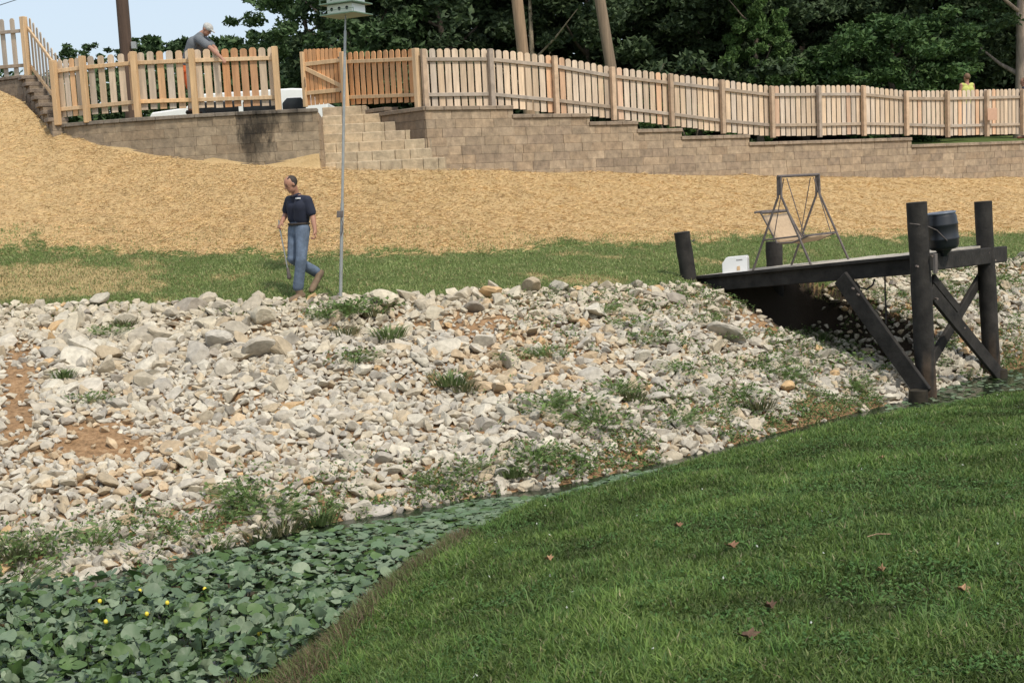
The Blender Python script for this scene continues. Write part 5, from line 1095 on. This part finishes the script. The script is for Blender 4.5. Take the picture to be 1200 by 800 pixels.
CR = {'dark': [crown_mesh(100+i, 3.6, 4.6, 130, 150, .115, GD) for i in range(3)], 'mid': [crown_mesh(110+i, 3.4, 4.6, 100, 100, .13, GM) for i in range(2)], 'cone': [crown_mesh(120, 1.7, 3.2, 190, 150, .085, GL, .75)], 'bright': [crown_mesh(130, 2.5, 1.9, 170, 130, .09, [(.06, .115, .035), (.08, .14, .04), (.045, .09, .028)])], 'far': [crown_mesh(140+i, 3.0, 3.0, 60, 60, .2, GM) for i in range(2)], 'sapling': [crown_mesh(150+i, .8, .9, 26, 40, .06, GL) for i in range(2)]}
def trunk_mb(base, top, r0, seed, limbs=4):
    rr = random.Random(seed); mb = MB(); n_ = 7; pts = [V3(base)+(V3(top)-V3(base))*k/n_+V3((rr.uniform(-.12, .12), rr.uniform(-.12, .12), 0))*(k > 0) for k in range(n_+1)]; pts[0][2] -= .3
    mb.path(pts, [r0*(1.25 if k == 0 else 1-.75*k/n_) for k in range(n_+1)], 10)
    for j in range(limbs):
        k = rr.randint(2, n_-1); a = rr.uniform(0, 6.28); L = (top[2]-base[2])*rr.uniform(.18, .3); q = pts[k]; e = q+V3((math.cos(a)*L, math.sin(a)*L, L*.7)); mb.path([q, (q+e)/2+V3((0, 0, -.1)), e], [r0*(.5-.05*k), r0*.25, r0*.08], 7)
    return mb
tcount = 0
def tree(px, d, zc, kind, label, sc=1.0, group=None, r0=.2, tcol=(1, 1, 1), zs=1.0, vi=0, name='tree', y=None):
    global tcount
    q = P(px, 100, d); base = V3((q[0], q[1], gz(q))); t = thing(name, base, label, 'tree', group); me = CR[kind][vi % len(CR[kind])]; o = link(me, 'crown', t, (0, 0, zc)); o.scale = (sc, sc, sc*zs); o.rotation_euler.z = tcount*1.7; tcount += 1
    mb = trunk_mb(base, base+V3((0, 0, zc+1.5*sc*zs)), r0, tcount); mb.t = [tcol]*len(mb.v); mb.build('trunk', MAT['bark'], t); return t
FG = 'trees of the dark wood behind the fence'
row = [(362, 47, 4.2, 'mid', .78, 0), (410, 44, 4.6, 'mid', .95, 1), (455, 47, 4.4, 'dark', 1.05, 0), (520, 45, 4.6, 'dark', 1.05, 1), (580, 48, 4.0, 'dark', 1.0, 2), (690, 46, 4.4, 'dark', 1.0, 0), (750, 48, 5.2, 'dark', 1.15, 1), (820, 46, 4.6, 'dark', 1.1, 2), (868, 50, 5.6, 'dark', 1.15, 0), (940, 50, 5.0, 'dark', 1.15, 1), (1000, 53, 5.6, 'dark', 1.2, 2), (1085, 51, 5.2, 'dark', 1.15, 0), (1150, 52, 5.6, 'dark', 1.2, 1), (1225, 50, 5.4, 'dark', 1.15, 2), (1300, 52, 5.4, 'dark', 1.2, 0)]
where = ['first dark tree right of the open sky, nearest the birdhouse', 'lighter leafy tree directly behind the birdhouse', 'dark tree just right of the birdhouse', 'dark tree above the second weathered fence panel', 'dark tree left of the left leaning utility pole', 'dark tree between the two leaning utility poles', 'dark tree right of the right leaning utility pole', 'dark tree left of the bright narrow tree', 'dark tree behind the bright narrow tree', 'dark tree between the narrow tree and the broad bright tree', 'dark tree behind the left half of the broad bright tree', 'dark tree behind the right half of the broad bright tree', 'dark tree above the person in yellow-green', 'dark tree cut by the right edge of the frame', 'dark tree beyond the right edge of the frame']
for (px, d, zc, kd, sc, vi), lb in zip(row, where): tree(px, d, zc, kd, lb, sc, FG, .22, vi=vi)
tree(890, 43, 3.5, 'cone', 'bright green narrow pointed tree in front of the dark wood', .92, None, .12, zs=1.35)
tree(1045, 43.5, 2.1, 'bright', 'broad bright green tree in front of the dark wood at right', 1.12, None, .15)
tree(1197, 44, 6.2, 'mid', 'tree with a pale grey trunk at the right edge behind the fence', .8, None, .24, (2.6, 2.7, 2.8), .9)
tree(627, 44, 6.6, 'mid', 'slender pale trunked tree beside the left leaning utility pole', .42, None, .13, (2.4, 2.5, 2.3), .8)
for i, (px, d, zc, sc) in enumerate(((775, 40, 1.0, 1.0), (800, 40.5, .9, .9), (818, 41, .7, .7))): tree(px, d, zc, 'sapling', ('leftmost and tallest of three yellow-green saplings behind the fence', 'middle one of three yellow-green saplings behind the fence', 'rightmost and smallest of three yellow-green saplings behind the fence')[i], sc, 'saplings behind the fence', .03, vi=i)
for i, (px, d, zt_, sc, lb) in enumerate(((95, 80, 45, .62, 'small distant tree seen between the left fence and the dark pole'), (187, 78, 36, 1.0, 'distant round tree between the dark pole and the leaning worker'), (222, 80, 40, .95, 'distant tree directly behind the leaning worker'), (266, 78, 34, 1.0, 'distant tree just right of the leaning worker'), (295, 72, 32, 1.1, 'distant tree above the corner post of the new fence'), (326, 64, 36, 1.0, 'nearer green tree above the gap in the fence'), (150, 84, 50, .6, 'distant low tree hidden partly by the dark pole'), (345, 56, 60, .9, 'green tree low above the white truck'))):
    q = P(px, zt_, d); gzv = gz(P(px, 100, d)); zc = q[2]-gzv-3.0*sc; tree(px, d, max(zc, 1.5), 'far', lb, sc, 'distant trees at left under the sky', .16, vi=i)
# the wood behind as one mass
# low wood closing the view under the sky at left
nn = 26000; q = rng.uniform(-260, 440, nn); Y = rng.uniform(72, 84, nn); X = (q-600)/1500*Y; g = ground(X, Y); Zz = g+rng.random(nn)**.9*(5.6+2.6*(fbm(X, Y*0, .25, 95)-.4)); me = leafquads('wood', np.stack([X, Y, Zz], -1), rng.uniform(.2, .34, nn), pal(nn, GM, (.4, .35, .25)), MAT['leaf'], .3); tag(link(me, 'wood'), 'low distant green wood glimpsed between the left pickets', 'wood', None, 'stuff')
nn = 95000; q = rng.uniform(395, 1500, nn); Y = rng.uniform(56, 68, nn); X = (q-600)/1500*Y; ctop = 13+2.5*fbm(X, Y, .3, 91); g = ground(X, Y); Zz = g+rng.random(nn)**.8*ctop
X = X; nb2 = 22000; k = ~((np.abs(q-655) < 22) & (Zz > g+6.3)) & ~((q < 430) & (Zz > g+8)); dn_ = fbm(q*.05, Zz, .9, 93); k &= dn_ > .36; X, Y, Zz = X[k], Y[k], Zz[k]; q2 = rng.uniform(560, 1500, nb2); Y2 = rng.uniform(53, 60, nb2); X2 = (q2-600)/1500*Y2; X = np.append(X, X2); Y = np.append(Y, Y2); Zz = np.append(Zz, ground(X2, Y2)+rng.random(nb2)**1.3*3.0)
me = leafquads('wood', np.stack([X, Y, Zz], -1), rng.uniform(.2, .34, len(X)), pal(len(X), GD, (.4, .35, .25)), MAT['leaf'], .3); tag(link(me, 'wood'), 'dark mass of the wood receding behind the front trees', 'wood', None, 'stuff')
